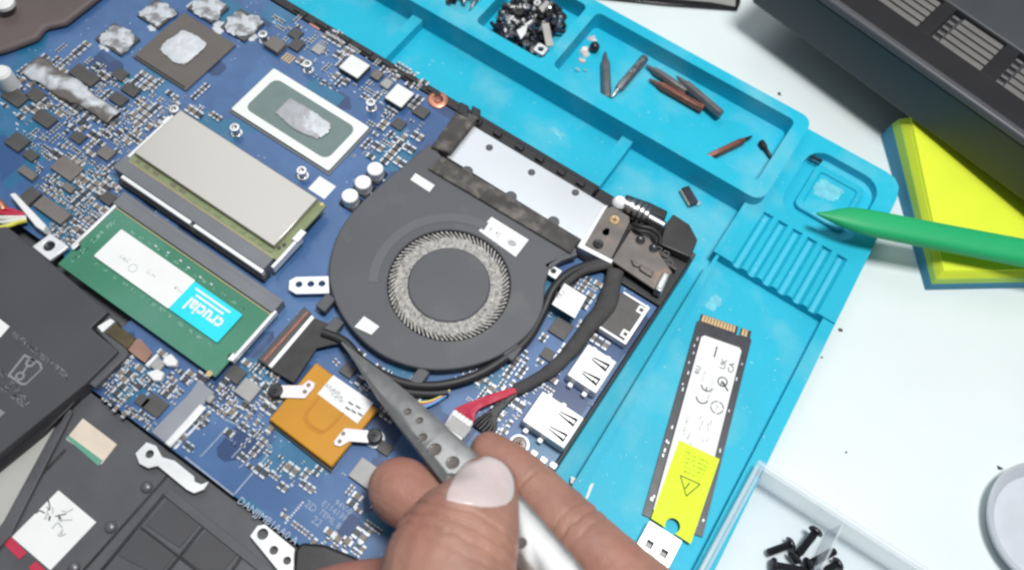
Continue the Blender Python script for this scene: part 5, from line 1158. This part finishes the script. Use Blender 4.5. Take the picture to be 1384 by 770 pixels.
# ------------------------------------------------------------------ hand
def hand():
    chains = {
        'thumb': [(658, 657, 60, 8.4), (653, 668, 60.5, 9.5), (645, 692, 63, 11.0), (619, 736, 66, 15.6), (606, 785, 68, 17.2), (610, 900, 68, 19), (660, 1010, 64, 21)],
        'index': [(661, 609, 45, 5.8), (686, 629, 46, 7.1), (716, 656, 47, 7.8), (748, 690, 49, 8.7), (778, 720, 51, 9.2), (822, 765, 54, 9.9), (950, 890, 60, 13)],
        'middle': [(536, 656, 38, 8.0), (546, 665, 38.5, 9.9), (590, 695, 40.5, 10), (680, 770, 46, 10), (760, 850, 51, 11), (880, 960, 56, 15)],
        'ring': [(440, 803, 33, 7.4), (480, 798, 34, 8.4), (540, 803, 36, 9), (640, 870, 42, 10), (820, 1010, 52, 13)],
        'palm': [(950, 890, 60, 13), (900, 950, 57, 16), (830, 1020, 53, 18), (740, 1060, 58, 22), (660, 1010, 64, 22)], 'heel': [(720, 1000, 62, 22), (780, 1040, 58, 24), (830, 1110, 57, 25)], 'little': [(560, 930, 30, 7), (640, 950, 34, 8.4), (740, 1030, 43, 10.5), (800, 1070, 50, 16)],
        'palm2': [(950, 890, 60, 13), (800, 960, 62, 18), (640, 940, 68, 19)], 'wrist': [(780, 1030, 60, 23), (840, 1140, 58, 25), (920, 1360, 58, 27)]}
    mb = MB(); pts3 = {}
    for nm, ch_ in chains.items():
        p3 = [(P(x, y, z), r) for x, y, z, r in ch_]; pts3[nm] = p3
        sp = spline([Vector((p.x, p.y, p.z, r)) for p, r in p3], 8)
        for v in sp: mb.ball((v[0], v[1], v[2]), v[3], 20, (1, 1, .82 if nm == 'thumb' else .95))
    o = Vector((-60, -30, 30)); me0 = mb.mesh('tmp', Vector((0, 0, 0))); ob = bpy.data.objects.new('tmp', me0); WORK.objects.link(ob)
    rm_ = ob.modifiers.new('r', 'REMESH'); rm_.mode = 'VOXEL'; rm_.voxel_size = .6 * MM; sm = ob.modifiers.new('s', 'SMOOTH'); sm.factor = .5; sm.iterations = 16
    me = bpy.data.meshes.new_from_object(ob.evaluated_get(bpy.context.evaluated_depsgraph_get())); bpy.data.objects.remove(ob)
    # creases over the joints
    def joints():
        T = pts3['thumb']; I = pts3['index']; yield T[3][0], (T[2][0] - T[4][0]).normalized(), 1.0, 8.5, 17
        yield I[2][0], (I[1][0] - I[3][0]).normalized(), .55, 3.5, 10; yield I[4][0], (I[3][0] - I[5][0]).normalized(), .8, 5, 12
    js = list(joints())
    cos = [v.co.copy() for v in me.vertices]; nors = [v.normal.copy() for v in me.vertices]; new = []
    for co, nrm in zip(cos, nors):
        p = co / MM; dz = 0
        for c, ax, amp, rng, rad in js:
            q = p - c; u = q.dot(ax)
            if abs(u) < rng and q.length < rad + 4:
                wob = .9 * noise.noise((p.x * .25, p.y * .25, p.z * .25)); k = math.cos((u + wob) * 2 * math.pi / 3.6); dz -= amp * .85 * max(0, k) ** 3 * (1 - (u / rng) ** 2)
        dz += .12 * noise.noise(p * .35) + .05 * noise.noise(p * 1.3)
        new += list(co + nrm * dz * MM)
    me.vertices.foreach_set('co', new); me.update()
    from mathutils.bvhtree import BVHTree
    bvh = BVHTree.FromPolygons([me.vertices[i].co.copy() for i in range(len(me.vertices))], [tuple(p.vertices) for p in me.polygons])
    h = place_world(me, 'hand', 'skin', None, ang=180)
    tag(h, 'bare hand pinching the tweezers between thumb and fingers', 'hand')
    # thumb nail: a thin plate following the thumb's surface
    tip = spline([Vector((x, y, 0)) for x, y in ((604, 672), (609, 656), (619, 638), (632, 623), (649, 616), (668, 618), (684, 629), (693, 646), (694, 664), (689, 677))], 3)
    bot = spline([Vector((x, y, 0)) for x, y in ((603, 676), (618, 680), (636, 683), (655, 686), (672, 685), (684, 681))], 5)
    def at(c, t): k = t * (len(c) - 1); i = min(int(k), len(c) - 2); return c[i].lerp(c[i + 1], k - i)
    ku, kv = 14, 26; vs = []; eye = Vector((0, 0, CZ * MM))
    for i in range(ku + 1):
        for j in range(kv + 1):
            q = at(bot, j / kv).lerp(at(tip, j / kv), i / ku); dr = (P(q.x, q.y, 0) * MM - eye).normalized(); hit, nr_, _, _ = bvh.ray_cast(eye, dr)
            e = min(i / ku * 4, (1 - abs(j / kv * 2 - 1)) * 6, 1)
            vs.append((hit / MM - dr * (.05 + .45 * e ** .6)) if hit else P(q.x, q.y, 62))
    fs = [(i * (kv + 1) + j, i * (kv + 1) + j + 1, (i + 1) * (kv + 1) + j + 1, (i + 1) * (kv + 1) + j) for i in range(ku) for j in range(kv)]
    nl = MB().add(vs, fs).build('thumb_nail', 'nail', h, ang=180); so = nl.modifiers.new('solid', 'SOLIDIFY'); so.thickness = .7 * MM; so.offset = 0; sb = nl.modifiers.new('sub', 'SUBSURF'); sb.levels = sb.render_levels = 1
hand()

for o in C.items: WORK.objects.link(o)
